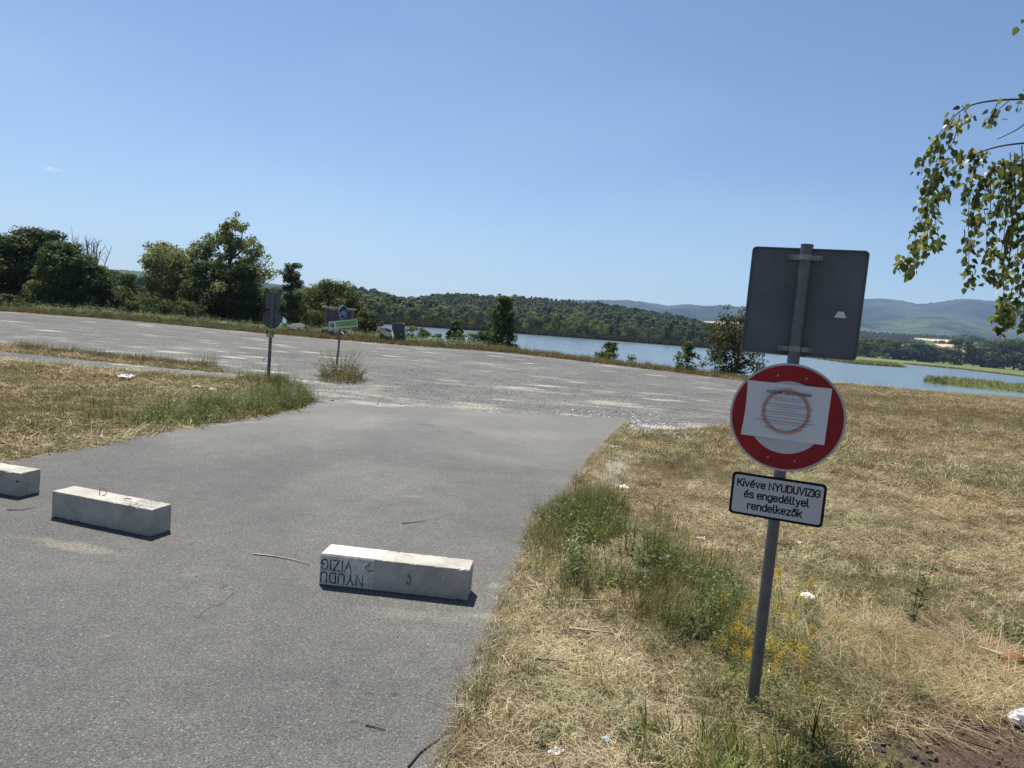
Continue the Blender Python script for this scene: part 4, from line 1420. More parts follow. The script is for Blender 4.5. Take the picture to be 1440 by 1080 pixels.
def weed_meshes(seed, h, nst, leaf, spread=0.08, leafy=9, droop=0.3, stem_mat='weed', leaf_mat_='weed', narrow=0.35, branch=0):
    """stems mesh and leaves mesh of a herb"""
    r = np.random.default_rng(seed)
    mb = MB()
    P, T = [], []
    for k in range(nst):
        a = r.uniform(0, 6.283)
        rr = spread * math.sqrt(r.uniform())
        x0, y0 = rr * math.cos(a), rr * math.sin(a)
        hh = h * r.uniform(0.6, 1.0)
        lx, ly = r.normal(0, 0.16) * hh + x0 * 0.8, r.normal(0, 0.16) * hh + y0 * 0.8
        pts = [Vector((x0, y0, -0.02)), Vector((x0 + lx * 0.35, y0 + ly * 0.35, hh * 0.5)), Vector((x0 + lx, y0 + ly, hh))]
        sw = 0.0022 * (h / 0.3) ** 0.4
        mb.tube(pts, [sw, sw * 0.75, sw * 0.35], 4, cap=False)
        for q in range(leafy):
            f = r.uniform(0.05, 1.0)
            c = pts[0].lerp(pts[1], f * 2) if f < 0.5 else pts[1].lerp(pts[2], f * 2 - 1)
            an = r.uniform(0, 6.283)
            L = leaf * r.uniform(0.6, 1.2) * (1.15 - 0.5 * f)
            P.append((c, Vector((math.cos(an), math.sin(an), r.uniform(-droop, 0.7))).normalized(), L))
    V, F = [], []
    for c, d, L in P:
        side = d.cross(Vector((0, 0, 1))).normalized() * L * narrow * 0.5
        up = d.cross(side).normalized() * L * 0.06
        b = len(V)
        V += [c, c + d * L * 0.45 + side + up, c + d * L - Vector((0, 0, L * 0.15)), c + d * L * 0.45 - side + up]
        F.append((b, b + 1, b + 2, b + 3))
    stems = mb.mesh('stem', M[stem_mat])
    lv = mesh_np('leaves', np.array([tuple(v) for v in V]), F, M[leaf_mat_])
    return stems, lv, P


def verge_mask(x, y):
    """1 where grass can stand"""
    bad = in_poly(x, y, ROAD) | in_poly(x, y, PARK) | in_poly(x, y, PATH)
    return ~bad


def sample(n, rmin, rmax, a0, a1, r, power=1.0):
    """points spread over a sector, thinning with distance"""
    u = r.uniform(0, 1, n)
    R = (rmin ** power + u * (rmax ** power - rmin ** power)) ** (1 / power)
    A = np.radians(r.uniform(a0, a1, n))
    return R * np.sin(A), R * np.cos(A)


SOIL_C, SOIL_R = (2.55, 2.95), (0.75, 0.5)


def soil_d(x, y):
    return np.hypot((x - SOIL_C[0]) / SOIL_R[0], (y - SOIL_C[1]) / SOIL_R[1]) + 0.25 * wob(x, y, 4.0, 77)


WEEDS = P2([(738, 735), (790, 700), (850, 690), (930, 722), (965, 770), (1010, 815), (1045, 880), (1030, 905), (950, 905), (900, 880), (850, 860), (770, 840), (745, 790)])


def grass_layers():
    r = np.random.default_rng(51)

    def put(name, proto, n, rmin, rmax, a0, a1, smin, smax, power=0.5, tilt=0.15, dens=None, grow=0.0, zoff=0.0, edge=0.0):
        x, y = sample(n, rmin, rmax, a0, a1, r, power)
        ok = verge_mask(x, y) & (y < crest(x) + 3.0)
        if dens is not None: ok &= r.uniform(0, 1, n) < dens(x, y)
        x, y = x[ok], y[ok]
        if edge:
            keep = np.minimum(dist_poly(x, y, ROAD), dist_poly(x, y, PARK)) > edge * r.uniform(0, 1, len(x))
            x, y = x[keep], y[keep]
        s = r.uniform(smin, smax, len(x)) * (1 + grow * np.hypot(x, y))
        return scatter(name, proto, np.stack([x, y, H(x, y) + zoff], 1), rots(len(x), tilt, r), scl3(s, 0.15, r))

    notsoil = lambda x, y: np.where(soil_d(x, y) < 1.0, 0.05, 1.0)
    big = lambda x, y: notsoil(x, y) * np.clip(0.5 + 0.8 * wob(x, y, 1.1, 61), 0.08, 1)
    greeny = lambda x, y: notsoil(x, y) * np.clip(0.30 + 0.75 * wob(x, y, 0.7, 62), 0.02, 1)
    # right-hand verge, near
    put('straw_litter', blades(61, 18, 0.03, 0.12, 0.0021, 0.07, 1.15, 1.62, M['straw'], 0.5, 3, 0.03), 30000, 2.2, 12, -2, 46, 0.7, 1.3, 0.9, 0.2, big, 0.03)
    put('dry_grass', blades(62, 18, 0.02, 0.07, 0.0022, 0.05, 0.1, 1.4, M['mown'], 0.8), 24000, 2.2, 12, -2, 46, 0.7, 1.25, 0.9, 0.2, lambda x, y: notsoil(x, y) * np.clip(0.65 + 0.9 * wob(x, y, 1.9, 68), 0.1, 1), 0.03)
    put('green_grass', blades(63, 12, 0.04, 0.11, 0.003, 0.05, 0.05, 0.9, M['greengrass'], 0.7), 9000, 2.2, 13, -2, 46, 0.7, 1.2, 0.9, 0.2, greeny, 0.03)
    # right-hand verge, far, and the strip along the lake
    put('straw_litter', blades(64, 18, 0.05, 0.19, 0.0048, 0.14, 1.1, 1.62, M['straw'], 0.5, 3, 0.04), 32000, 11, 44, 2, 44, 0.7, 1.3, 0.9, 0.15, lambda x, y: np.clip(0.45 + 1.0 * wob(x * 0.5, y, 0.5, 63), 0.04, 1), 0.008)
    put('green_grass', blades(69, 12, 0.04, 0.11, 0.005, 0.12, 0.1, 1.1, M['greengrass'], 0.7), 15000, 9, 44, 2, 44, 0.7, 1.3, 0.9, 0.15, lambda x, y: np.clip(0.15 + 0.9 * wob(x * 0.6, y, 0.42, 70), 0.02, 1), 0.008)
    put('dry_grass', blades(65, 16, 0.03, 0.10, 0.005, 0.13, 0.1, 1.35, M['mown'], 0.8), 34000, 11, 44, 2, 44, 0.7, 1.3, 0.9, 0.15, None, 0.008)
    # left-hand island and the median strip
    put('dry_grass', blades(66, 14, 0.04, 0.10, 0.006, 0.11, 0.4, 1.35, M['mown'], 0.8), 26000, 6.5, 24, -62, -12, 0.7, 1.3, 0.9, 0.15, None, 0.01)
    put('straw_litter', blades(67, 14, 0.08, 0.22, 0.006, 0.12, 1.1, 1.62, M['straw'], 0.5, 3, 0.05), 20000, 6.5, 24, -62, -12, 0.7, 1.3, 0.9, 0.15, lambda x, y: np.clip(0.45 + 0.8 * wob(x, y, 0.5, 64), 0.05, 1), 0.01)
    put('green_grass', blades(68, 12, 0.04, 0.13, 0.006, 0.09, 0.2, 1.1, M['greengrass'], 0.7), 11000, 6.5, 24, -62, -12, 0.7, 1.3, 0.9, 0.15, lambda x, y: np.clip(0.30 + 0.8 * wob(x, y, 0.6, 65), 0.04, 1), 0.012)

    # taller growth along edges: left island's tip, median strip, crest beyond the car park
    def along(name, proto, line, n, sx, smin, smax, tall=1.0, off=0.0):
        L = np.array(line)
        seg = np.hypot(*np.diff(L, axis=0).T)
        cs = np.concatenate([[0], np.cumsum(seg)])
        u = r.uniform(0, cs[-1], n)
        x = np.interp(u, cs, L[:, 0]) + r.normal(0, sx, n)
        y = np.interp(u, cs, L[:, 1]) + np.abs(r.normal(0, sx, n)) * (1 if off >= 0 else -1) + off
        ok = verge_mask(x, y)
        x, y = x[ok], y[ok]
        s = r.uniform(smin, smax, len(x)) * tall
        return scatter(name, proto, np.stack([x, y, H(x, y)], 1), rots(len(x), 0.12, r), scl3(s, 0.2, r))
    edge = park_far[1:13]
    along('bank_grass', blades(71, 14, 0.12, 0.34, 0.016, 0.16, 0.0, 0.7, M['mown'], 0.8), edge, 7000, 1.2, 0.6, 1.2, off=0.3)
    along('bank_grass', blades(72, 12, 0.2, 0.48, 0.016, 0.16, 0.0, 0.6, M['greengrass'], 0.7), P2([(0, 437), (200, 452), (400, 471), (560, 484.5), (650, 490.5), (720, 497)]), 4600, 1.3, 0.4, 0.95, off=1.2)
    along('bank_herbs', weed_meshes(73, 0.6, 7, 0.12, 0.25, 12)[1], P2([(0, 437), (200, 452), (400, 471), (560, 484.5), (690, 493)]), 1500, 1.5, 0.5, 1.2, off=1.6)
    tip = P2([(210, 606), (300, 590), (360, 578), (405, 570), (418, 560), (405, 545), (370, 537)])
    along('edge_herbs', weed_meshes(74, 0.34, 7, 0.05, 0.14, 14, narrow=0.3)[1], tip, 420, 0.45, 0.6, 1.2, off=0.35)
    along('edge_grass', blades(75, 16, 0.12, 0.34, 0.006, 0.12, 0.0, 0.6, M['greengrass'], 0.6), tip, 900, 0.45, 0.6, 1.2, off=0.25)
    along('edge_grass', blades(76, 14, 0.10, 0.26, 0.007, 0.12, 0.0, 0.8, M['mown'], 0.7), P2([(20, 488), (100, 496), (200, 508), (300, 519)]), 1500, 0.35, 0.6, 1.2, off=0.0)
    along('edge_grass', blades(77, 12, 0.08, 0.24, 0.008, 0.12, 0.0, 0.8, M['mown'], 0.7), P2([(120, 505), (200, 513), (300, 524)]), 500, 0.2, 0.5, 1.0, off=-0.05)
    # reddish-tan withered rim where the left island meets the asphalt
    along('withered_edge', blades(78, 12, 0.05, 0.14, 0.006, 0.10, 0.6, 1.5, M['straw'], 0.5), road_left[1:8], 1500, 0.12, 0.6, 1.2, off=0.05)
    # frayed rim of the right-hand verge creeping over the asphalt
    rim = road_right[2:14]
    L = np.array(rim)
    seg = np.hypot(*np.diff(L, axis=0).T)
    cs = np.concatenate([[0], np.cumsum(seg)])
    u = r.uniform(0, cs[-1], 2600)
    x = np.interp(u, cs, L[:, 0]) + np.abs(r.normal(0, 0.10, 2600)) - 0.03
    y = np.interp(u, cs, L[:, 1]) + r.normal(0, 0.05, 2600)
    scatter('verge_rim_grass', blades(79, 14, 0.03, 0.10, 0.0026, 0.05, 0.5, 1.5, M['straw'], 0.6), np.stack([x, y, np.maximum(H(x, y), np.where(in_poly(x, y, ROAD), 0.001, -1))], 1), rots(2600, 0.1, r), scl3(r.uniform(0.6, 1.3, 2600), 0.1, r))
    # green weedy patch beside the road
    n = 4700
    bx = np.array(WEEDS)
    x = r.uniform(bx[:, 0].min() - 0.1, bx[:, 0].max() + 0.2, n)
    y = r.uniform(bx[:, 1].min() - 0.1, bx[:, 1].max() + 0.2, n)
    dw = dist_poly(x, y, WEEDS) * np.where(in_poly(x, y, WEEDS), -1, 1)
    ok = (dw < 0.14 * r.normal(0, 1, n)) & ~in_poly(x, y, ROAD) & (r.uniform(0, 1, n) < np.clip(0.55 + 1.3 * wob(x, y, 3.4, 66), 0.06, 1))
    x, y = x[ok], y[ok]
    k = np.clip(r.uniform(0, 1, len(x)) * 0.6 + 0.4 * (0.5 + 0.5 * wob(x, y, 3.0, 69)), 0, 0.999)
    for nm, lo, hi, pr, smin, smax in (('green_weeds', 0.0, 0.15, weed_meshes(81, 0.22, 4, 0.034, 0.06, 15, narrow=0.28)[1], 0.5, 1.3), ('green_weeds', 0.15, 0.27, weed_meshes(82, 0.14, 7, 0.045, 0.08, 12, narrow=0.5)[1], 0.6, 1.2),
                                       ('tall_grass', 0.27, 0.50, blades(83, 14, 0.10, 0.30, 0.0032, 0.05, 0.0, 0.55, M['greengrass'], 0.6), 0.6, 1.2), ('tall_grass', 0.50, 0.68, blades(84, 14, 0.06, 0.18, 0.0035, 0.06, 0.1, 0.9, M['greengrass'], 0.7), 0.7, 1.2),
                                       ('dry_tall_grass', 0.68, 1.0, blades(85, 10, 0.12, 0.34, 0.0026, 0.05, 0.0, 0.5, M['straw'], 0.5), 0.6, 1.2)):
        q = (k >= lo) & (k < hi)
        scatter(nm, pr, np.stack([x[q], y[q], H(x[q], y[q])], 1), rots(int(q.sum()), 0.12, r), scl3(r.uniform(smin, smax, int(q.sum())), 0.15, r))
    # looser herbs and long half-laid grass around the post
    n = 1700
    x = r.normal(1.75, 0.5, n)
    y = r.normal(3.75, 0.55, n)
    ok = (soil_d(x, y) > 1.1) & (x > 0.55)
    x, y = x[ok], y[ok]
    k = r.uniform(0, 1, len(x))
    for nm, lo, hi, pr in (('loose_grass', 0.0, 0.45, blades(86, 12, 0.10, 0.28, 0.0026, 0.06, 0.5, 1.3, M['mown'], 0.6)), ('loose_grass', 0.45, 0.7, blades(87, 12, 0.08, 0.24, 0.0032, 0.05, 0.1, 0.9, M['greengrass'], 0.7)), ('loose_herbs', 0.7, 0.86, weed_meshes(88, 0.22, 5, 0.03, 0.07, 14, narrow=0.25)[1])):
        q = (k >= lo) & (k < hi)
        scatter(nm, pr, np.stack([x[q], y[q], H(x[q], y[q])], 1), rots(int(q.sum()), 0.15, r), scl3(r.uniform(0.6, 1.15, int(q.sum())), 0.15, r))
    n = 900
    x = r.uniform(1.9, 3.2, n)
    y = r.uniform(3.35, 4.6, n)
    ok = soil_d(x, y) > 1.0
    x, y = x[ok], y[ok]
    scatter('laid_hay', blades(89, 14, 0.18, 0.45, 0.0028, 0.12, 1.0, 1.5, M['straw'], 0.4, 4, 0.05), np.stack([x, y, H(x, y)], 1), rots(len(x), 0.1, r), scl3(r.uniform(0.6, 1.1, len(x)), 0.1, r))
    # foreground corner: broad-bladed grass at the foot of the picture
    x = r.normal(0.95, 0.35, 240)
    y = r.normal(2.75, 0.22, 240)
    ok = (x > 0.15) & (r.uniform(0, 1, 240) < np.clip(0.4 + 0.8 * wob(x, y, 3.0, 67), 0, 1))
    x, y = x[ok], y[ok]
    scatter('broad_grass', blades(90, 9, 0.07, 0.20, 0.007, 0.05, 0.1, 1.0, M['greengrass'], 0.8, 4), np.stack([x, y, H(x, y)], 1), rots(len(x), 0.1, r), scl3(r.uniform(0.6, 1.15, len(x)), 0.1, r))
    # soil clods on the bare patch, grit at the lip of the road
    n = 420
    x = r.normal(SOIL_C[0], 0.55, n)
    y = r.normal(SOIL_C[1], 0.36, n)
    ok = soil_d(x, y) < 1.15
    x, y = x[ok], y[ok]
    scatter('soil_clods', rock_mesh(5, 1.0, 2, 0.5, 'soil'), np.stack([x, y, H(x, y)], 1), rots(len(x), 0.8, r), scl3(0.006 + 0.03 * r.uniform(0, 1, len(x)) ** 3, 0.2, r))
    n = 2600
    x = r.normal(0, 0.9, n)
    y = r.normal(0, 1.3, n)
    x, y = x * math.cos(0.25) + y * math.sin(0.25) + 2.2, -x * math.sin(0.25) + y * math.cos(0.25) + 12.6
    ok = ~in_poly(x, y, ROAD) & (y > 12.6 + 0.25 * wob(x, y, 2.0, 5))
    x, y = x[ok], y[ok]
    zz = np.where(in_poly(x, y, PARK), -0.028, H(x, y))
    scatter('loose_gravel', rock_mesh(6, 1.0, 1, 0.35, 'white_stone'), np.stack([x, y, zz], 1), rots(len(x), 0.8, r), scl3(0.008 + 0.024 * r.uniform(0, 1, len(x)) ** 2, 0.2, r))
    n = 3200
    x = r.uniform(-9, 8, n)
    y = 13.0 + 11 * r.uniform(0, 1, n) ** 1.5
    ok = in_poly(x, y, PARK) & ~in_poly(x, y, ROAD)
    x, y = x[ok], y[ok]
    scatter('car_park_gravel', rock_mesh(7, 1.0, 1, 0.35, 'stone'), np.stack([x, y, np.full(len(x), -0.028)], 1), rots(len(x), 0.8, r), scl3(0.006 + 0.012 * r.uniform(0, 1, len(x)) ** 2, 0.2, r))

    # reeds along the far shore and the islet
    def reeds(name, line, n, depth, tall, mat, seed, wid=0.22):
        L = np.array(line)
        seg = np.hypot(*np.diff(L, axis=0).T)
        cs = np.concatenate([[0], np.cumsum(seg)])
        u = r.uniform(0, cs[-1], n)
        x, y = np.interp(u, cs, L[:, 0]), np.interp(u, cs, L[:, 1])
        y = y + r.uniform(-0.5, depth, n)
        x = x + r.normal(0, 0.3, n)
        z = np.maximum(H(x, y, False), LAKE_Z - 0.1)
        s = tall * r.uniform(0.75, 1.15, n) * (1 + 0.12 * wob(x, y, 0.25, 9))
        return scatter(name, blades(seed, 14, 0.55, 1.05, wid, 0.8, 0.0, 0.35, M[mat], 0.5), np.stack([x, y, z], 1), rots(n, 0.05, r), scl3(s, 0.1, r))
    reeds('reeds', LAKE[1:10], 5200, 5.0, 2.1, 'reed', 91)
    reeds('spit_reeds', LAKE[9:12], 700, 5.0, 1.5, 'green_reed', 92)
    reeds('shore_reeds', LAKE[12:16], 1300, 3.0, 0.8, 'green_reed', 93)
    n = 3600
    ix = np.array(ISLE)
    x = r.uniform(ix[:, 0].min(), ix[:, 0].max(), n)
    y = r.uniform(ix[:, 1].min(), ix[:, 1].max(), n)
    ok = in_poly(x, y, ISLE)
    x, y = x[ok], y[ok]
    scatter('islet_reeds', blades(94, 16, 0.35, 0.95, 0.07, 0.5, 0.1, 0.9, M['green_reed'], 0.5), np.stack([x, y, np.maximum(H(x, y), LAKE_Z)], 1), rots(len(x), 0.08, r), scl3(r.uniform(0.7, 1.25, len(x)), 0.15, r))


def rock_mesh(seed, size, sub=2, amp=0.25, mat='stone', squash=(1, 1, 1)):
    bm = bmesh.new()
    bmesh.ops.create_icosphere(bm, subdivisions=sub, radius=size)
    r = np.random.default_rng(seed)
    co = np.array([v.co for v in bm.verts]) / size
    d = 1 + amp * wob(co[:, 0] * 1.0 + co[:, 2] * 0.7, co[:, 1] + co[:, 2] * 0.4, 2.2, seed) + amp * 0.35 * r.normal(0, 1, len(co))
    # a few flat facets
    for k in range(6):
        n = unit(1, r)[0]
        c = r.uniform(0.55, 0.85)
        h = co @ n
        d = np.where(h * d > c, c / np.maximum(h, 1e-3), d)
    for v, k in zip(bm.verts, d):
        v.co = Vector((v.co.x * k * squash[0], v.co.y * k * squash[1], v.co.z * k * squash[2]))
    me = bpy.data.meshes.new('rock')
    bm.to_mesh(me)
    bm.free()
    me.materials.append(M[mat])
    return me


grass_layers()


# islet bushes at its tip
for i, (px, Y, h, lab) in enumerate(((1312, 117, 1.5, 'round bush at the very tip of the grassy islet'), (1322, 116.5, 1.35, 'second round bush from the tip of the grassy islet'), (1331, 116, 1.1, 'low bush behind the two at the tip of the grassy islet'))):
    p = at(px, hor(px), Y)
    plant('islet_bush', (p.x, Y, max(gz(p.x, Y), LAKE_Z)), KIND['bush'][i % 2], lab, 'bush', scale=h / 8, sx=0.9)


# ------------------------------------------------------------------ concrete blocks
def block(loc, rz, L, W, Hh, seed, label):
    e = empty('concrete_block', loc, rz)
    tag(e, label, 'concrete block', 'concrete blocks barring the road')
    mb = MB()
    mb.box(0, L, 0, W, 0.0, Hh)
    me = mb.mesh('body', M['concrete'], bevel=0.007, seg=2)
    bm = bmesh.new()
    bm.from_mesh(me)
    bmesh.ops.subdivide_edges(bm, edges=[q for q in bm.edges if q.calc_length() > 0.5], cuts=70, use_grid_fill=True)
    bmesh.ops.subdivide_edges(bm, edges=[q for q in bm.edges if q.calc_length() > 0.1], cuts=12, use_grid_fill=True)
    co = np.array([v.co[:] for v in bm.verts])
    lo, hi = np.array([0, 0, 0]), np.array([L, W, Hh])
    dd = np.sort(np.minimum(co - lo, hi - co), axis=1)
    edge = np.clip(1 - dd[:, 1] / 0.016, 0, 1) * (dd[:, 0] < 0.012)
    nz = wob(co[:, 0] + co[:, 1] * 1.3, co[:, 2] * 1.1 + co[:, 1], 38, seed) + 0.6 * wob(co[:, 0], co[:, 1] + co[:, 2], 130, seed + 9)
    chip = np.clip((nz - 0.42) * 1.5, 0, 1) * edge * 0.014
    cen = (lo + hi) / 2
    rr_ = np.random.default_rng(seed)
    for v, c_, k_ in zip(bm.verts, co, chip):
        d_ = np.clip(cen - c_, -0.1, 0.1)
        d_ = d_ / (np.linalg.norm(d_) + 1e-9)
        v.co += Vector(d_ * k_ + rr_.normal(0, 0.0004, 3))
        if v.co.z < 0: v.co.z = 0
    bm.to_mesh(me)
    bm.free()
    return e, obj('body', me, e)


def loop_wire(e, pts, name='lifting_loop', rad=0.0035):
    mb = MB()
    mb.tube(pts, rad, 6)
    return mb.build(name, M['wire'], e, smooth=True)


g = spot(448, 822)
b3, _ = block((g.x, g.y, 0.002), math.atan2(-0.07, 0.97), 0.975, 0.2, 0.205, 1, 'concrete block with upside-down painted letters on its white end, nearest the grass verge')
# worn white paint on the left end: face, top and end
mb = MB()
mb.box(0.004, 0.355, -0.0022, -0.0002, 0.006, 0.198)
mb.box(0.006, 0.395, 0.006, 0.194, 0.2052, 0.2068)
mb.build('white_painted_end', M['white_patch'], b3)
mk = Matrix(((-1, 0, 0, 0), (0, 0, -1, 0), (0, -1, 0, 0), (0, 0, 0, 1)))   # letters read upside down on the front face


def put_text(parent, body, size, x, z, bold, mat, squeeze=1.0, y=-0.0030):
    me = stroke_text(body, size, bold, 0.30, squeeze)
    me.transform(Matrix.Translation((x, y, z)) @ mk)
    me.materials.clear()
    me.materials.append(M[mat])
    return obj('lettering', me, parent)


put_text(b3, 'NYUDU', 0.066, 0.150, 0.054, 0.14, 'ink', 1.0)
put_text(b3, 'VIZIG', 0.066, 0.112, 0.138, 0.14, 'ink', 1.0)
mb = MB()
mb.tube([(0.352, -0.004, 0.128), (0.318, -0.004, 0.128), (0.305, -0.004, 0.140), (0.303, -0.004, 0.152), (0.312, -0.004, 0.160), (0.330, -0.004, 0.160)], 0.0035, 5)
mb.build('painted_mark', M['ink'], b3)
mb = MB()
mb.tube([(0.318, -0.004, 0.176), (0.336, -0.004, 0.172)], 0.003, 5)
mb.build('painted_mark', M['ink'], b3)
loop_wire(b3, [(0.585, 0.004, 0.130), (0.585, -0.022, 0.130), (0.605, -0.026, 0.126), (0.608, -0.028, 0.100), (0.600, -0.028, 0.078), (0.582, -0.026, 0.080), (0.582, 0.004, 0.082)])
g = spot(72, 727)
b2, _ = block((g.x, g.y, 0.002), math.radians(-16.4), 0.945, 0.2, 0.205, 2, 'concrete block with a bent wire loop on top, middle one of the row')
loop_wire(b2, [(0.36, 0.10, 0.19), (0.355, 0.10, 0.235), (0.365, 0.105, 0.262), (0.39, 0.11, 0.258), (0.415, 0.11, 0.232), (0.41, 0.105, 0.215), (0.385, 0.10, 0.206)], rad=0.003)
loop_wire(b2, [(0.605, 0.09, 0.195), (0.605, 0.09, 0.214), (0.62, 0.095, 0.220), (0.655, 0.105, 0.217)], 'wire_stub', 0.004)
for tx, yy in (('NYUDU', 0.055), ('VIZIG', 0.145)):
    me = stroke_text(tx, 0.062, 0.11, 0.30)
    me.transform(Matrix.Translation((0.78, yy, 0.2066)) @ Matrix.Rotation(math.pi, 4, 'Z'))
    me.materials.append(M['faint_ink'])
    obj('lettering', me, b2)
g = spot(27, 700)
L1 = 0.95
rz = math.radians(-13)
b1, _ = block((g.x - L1 * math.cos(rz), g.y - L1 * math.sin(rz), 0.002), rz, L1, 0.2, 0.205, 3, 'concrete block cut off by the left edge of the picture')
mb = MB()
mb.tube([(0.925, 0.004, 0.135), (0.925, -0.008, 0.135), (0.94, -0.009, 0.133)], 0.006, 6)
mb.build('wire_stub', M['wire'], b1)

# ------------------------------------------------------------------ the sign post in front
base = spot(1057, 995)
YAW = math.radians(21)
gzb = gz(base.x, base.y)
sp = empty('road_sign', (base.x, base.y, 0.0), -YAW)   # local +X along the signs, local -Y towards the viewer
tag(sp, 'round red no entry sign with written plate and square sign back on grey post', 'road sign')
mb = MB()
mb.tube([(0, 0, -0.15), (0, 0, 2.27)], 0.0275, 20)
mb.ring(0.0, 0.0285, 2.268, 2.276, 20)
mb.build('post', M['galv'], sp, smooth=False)
FR = Matrix(((1, 0, 0, 0), (0, 0, -1, 0), (0, 1, 0, 0), (0, 0, 0, 1)))      # 2D outline -> upright, +Z of the outline towards the viewer


def up(x, z, off=0.0):
    return Matrix.Translation((x, -off, z)) @ FR


# square sign seen from behind
mb = MB()
mb.prism(rrect(0.514, 0.508, 0.021, 6), -0.002, 0.001, up(0.014, 2.008, -0.040))
sq = mb.build('square_sign_back', M['sheet_back'], sp)
mb = MB()
o_, i_ = rrect(0.514, 0.508, 0.021, 6), rrect(0.502, 0.496, 0.017, 6)
n_ = len(o_)
V = [(x, y, 0.0015) for x, y in o_] + [(x, y, 0.0015) for x, y in i_] + [(x, y, 0.010) for x, y in o_] + [(x, y, 0.010) for x, y in i_]
F = []
for k in range(n_):
    q = (k + 1) % n_
    F += [(k, q, 2 * n_ + q, 2 * n_ + k), (n_ + q, n_ + k, 3 * n_ + k, 3 * n_ + q), (2 * n_ + k, 2 * n_ + q, 3 * n_ + q, 3 * n_ + k), (k, n_ + k, n_ + q, q)]
mb.add(V, F, up(0.014, 2.008, -0.040))
mb.build('folded_edge', M['sheet_back'], sq)
mb = MB()
mb.prism([(-0.026, -0.014), (0.026, -0.014), (0.012, 0.015), (-0.012, 0.015)], 0.002, 0.0028, up(0.181, 1.962, -0.040))
tag(mb.build('sticker', M['sticker'], sq), 'small pale trapezoid sticker')
for zc in (2.215, 1.785):
    mb = MB()
    mb.ring(0.0282, 0.0315, -0.0125, 0.0125, 24, Matrix.Translation((0, 0, zc)))
    for s_ in (-1, 1):
        mb.box(s_ * 0.031 - (0.04 if s_ < 0 else 0), s_ * 0.031 + (0.04 if s_ > 0 else 0), 0.0, 0.004, zc - 0.011, zc + 0.011)
        mb.box(s_ * 0.068 - 0.006, s_ * 0.068 + 0.006, 0.0, 0.037, zc - 0.010, zc + 0.010)
    cl = mb.build('clamp', M['zinc'], sp)
    for s_ in (-1, 1):
        mb = MB()
        mb.prism([(0.0075 * math.cos(k * math.pi / 3), 0.0075 * math.sin(k * math.pi / 3)) for k in range(6)], 0.0, 0.007, up(s_ * 0.055, zc, 0.0))
        mb.prism(circ(0.0035, 10), 0.0, 0.014, up(s_ * 0.055, zc, 0.0))
        mb.build('bolt', M['zinc'], cl)
# round sign
mb = MB()
mb.prism(circ(0.257, 72), 0.0, 0.012, up(0, 1.460, 0.032))
rs = mb.build('round_sign', M['rim'], sp, bevel=0)
mb = MB()
mb.prism(circ(0.172, 72), 0.0115, 0.0130, up(0, 1.460, 0.032))
mb.build('white_face', M['white_sign'], rs)
mb = MB()
mb.ring(0.1725, 0.2465, 0.0115, 0.0136, 96, up(0, 1.460, 0.032))
mb.build('red_ring', M['red_sign'], rs)
for (x, z) in ((-0.060, 1.655), (0.066, 1.652), (-0.062, 1.262), (0.058, 1.260)):
    mb = MB()
    mb.prism(circ(0.0055, 12), 0.012, 0.0162, up(x, z, 0.032))
    mb.build('rivet', M['zinc'], rs)
# taped paper notice, slightly wavy
PW, PH, PZ = 0.372, 0.264, 1.486
nx, nz_ = 24, 14
V, F = [], []


def pz(u, v):
    return 0.0160 + 0.0026 * math.sin(u * 5.0 + v * 2) ** 2 + 0.0016 * math.sin(v * 11 + u * 5) + 0.0008 * math.sin(u * 23 - v * 9) + (0.006 * max(0, u - 0.8) / 0.2 * (1 - v))


for j in range(nz_ + 1):
    for i in range(nx + 1):
        u, v = i / nx, j / nz_
        x, z = (u - 0.5) * PW - 0.008 + 0.004 * (v - 0.5), (v - 0.5) * PH + PZ
        if u == 0: x += 0.006 * math.sin(v * 3.1)
        V.append((x, -(0.032 + pz(u, v)), z))
for j in range(nz_):
    for i in range(nx):
        a = j * (nx + 1) + i
        F.append((a, a + 1, a + nx + 2, a + nx + 1))
no = obj('paper_notice', mesh_np('paper_notice', V, F, M['paper'], smooth=True), rs)
PO = 0.032 + 0.0245


def ptext(body, size, x, z, bold, mat, sq_=1.0, parent=rs):
    me = text_mesh(body, size, bold, 0.0002, 'CENTER', sq_)
    me.transform(up(x, z, PO))
    me.materials.clear()
    me.materials.append(M[mat])
    return obj('lettering', me, parent)


ptext('FIGYELEM! TERÜLETLEZÁRÁS', 0.0195, -0.002, PZ + 0.089, 0.0004, 'print_black', 0.78)
mb = MB()
mb.ring(0.093, 0.1035, 0.0, 0.0004, 72, up(-0.006, PZ + 0.003, PO - 0.0008))
mb.ring(0.1075, 0.1088, 0.0, 0.0004, 72, up(-0.006, PZ + 0.003, PO - 0.0008))
mb.build('printed_red_ring', M['print_red'], rs)
mb = MB()
rl = random.Random(3)
for (x0, x1, z, th_) in ((-0.09, 0.06, 0.064, 0.0032), (-0.06, 0.055, 0.054, 0.0032), (-0.105, 0.10, 0.034, 0.004), (-0.075, 0.105, 0.023, 0.0034), (-0.055, 0.045, 0.010, 0.003), (-0.11, 0.095, -0.003, 0.004), (-0.075, 0.105, -0.014, 0.0034),
                         (-0.12, 0.108, -0.030, 0.0034), (-0.138, 0.118, -0.046, 0.0042), (-0.11, 0.095, -0.058, 0.003), (-0.095, -0.05, -0.080, 0.0034), (0.03, 0.075, -0.080, 0.0034)):
    x = x0
    while x < x1:
        w = rl.uniform(0.006, 0.022)
        # words of the small print, too small to read: runs of little strokes
        q = x
        while q < min(x + w, x1):
            hgt = th_ * rl.uniform(0.5, 1.0)
            mb.box(q, q + 0.0012, -PO - 0.0002, -PO + 0.0002, PZ + z - hgt / 2, PZ + z + hgt / 2)
            q += 0.0019
        x += w + 0.003
mb.build('small_print', M['print_black'], rs)
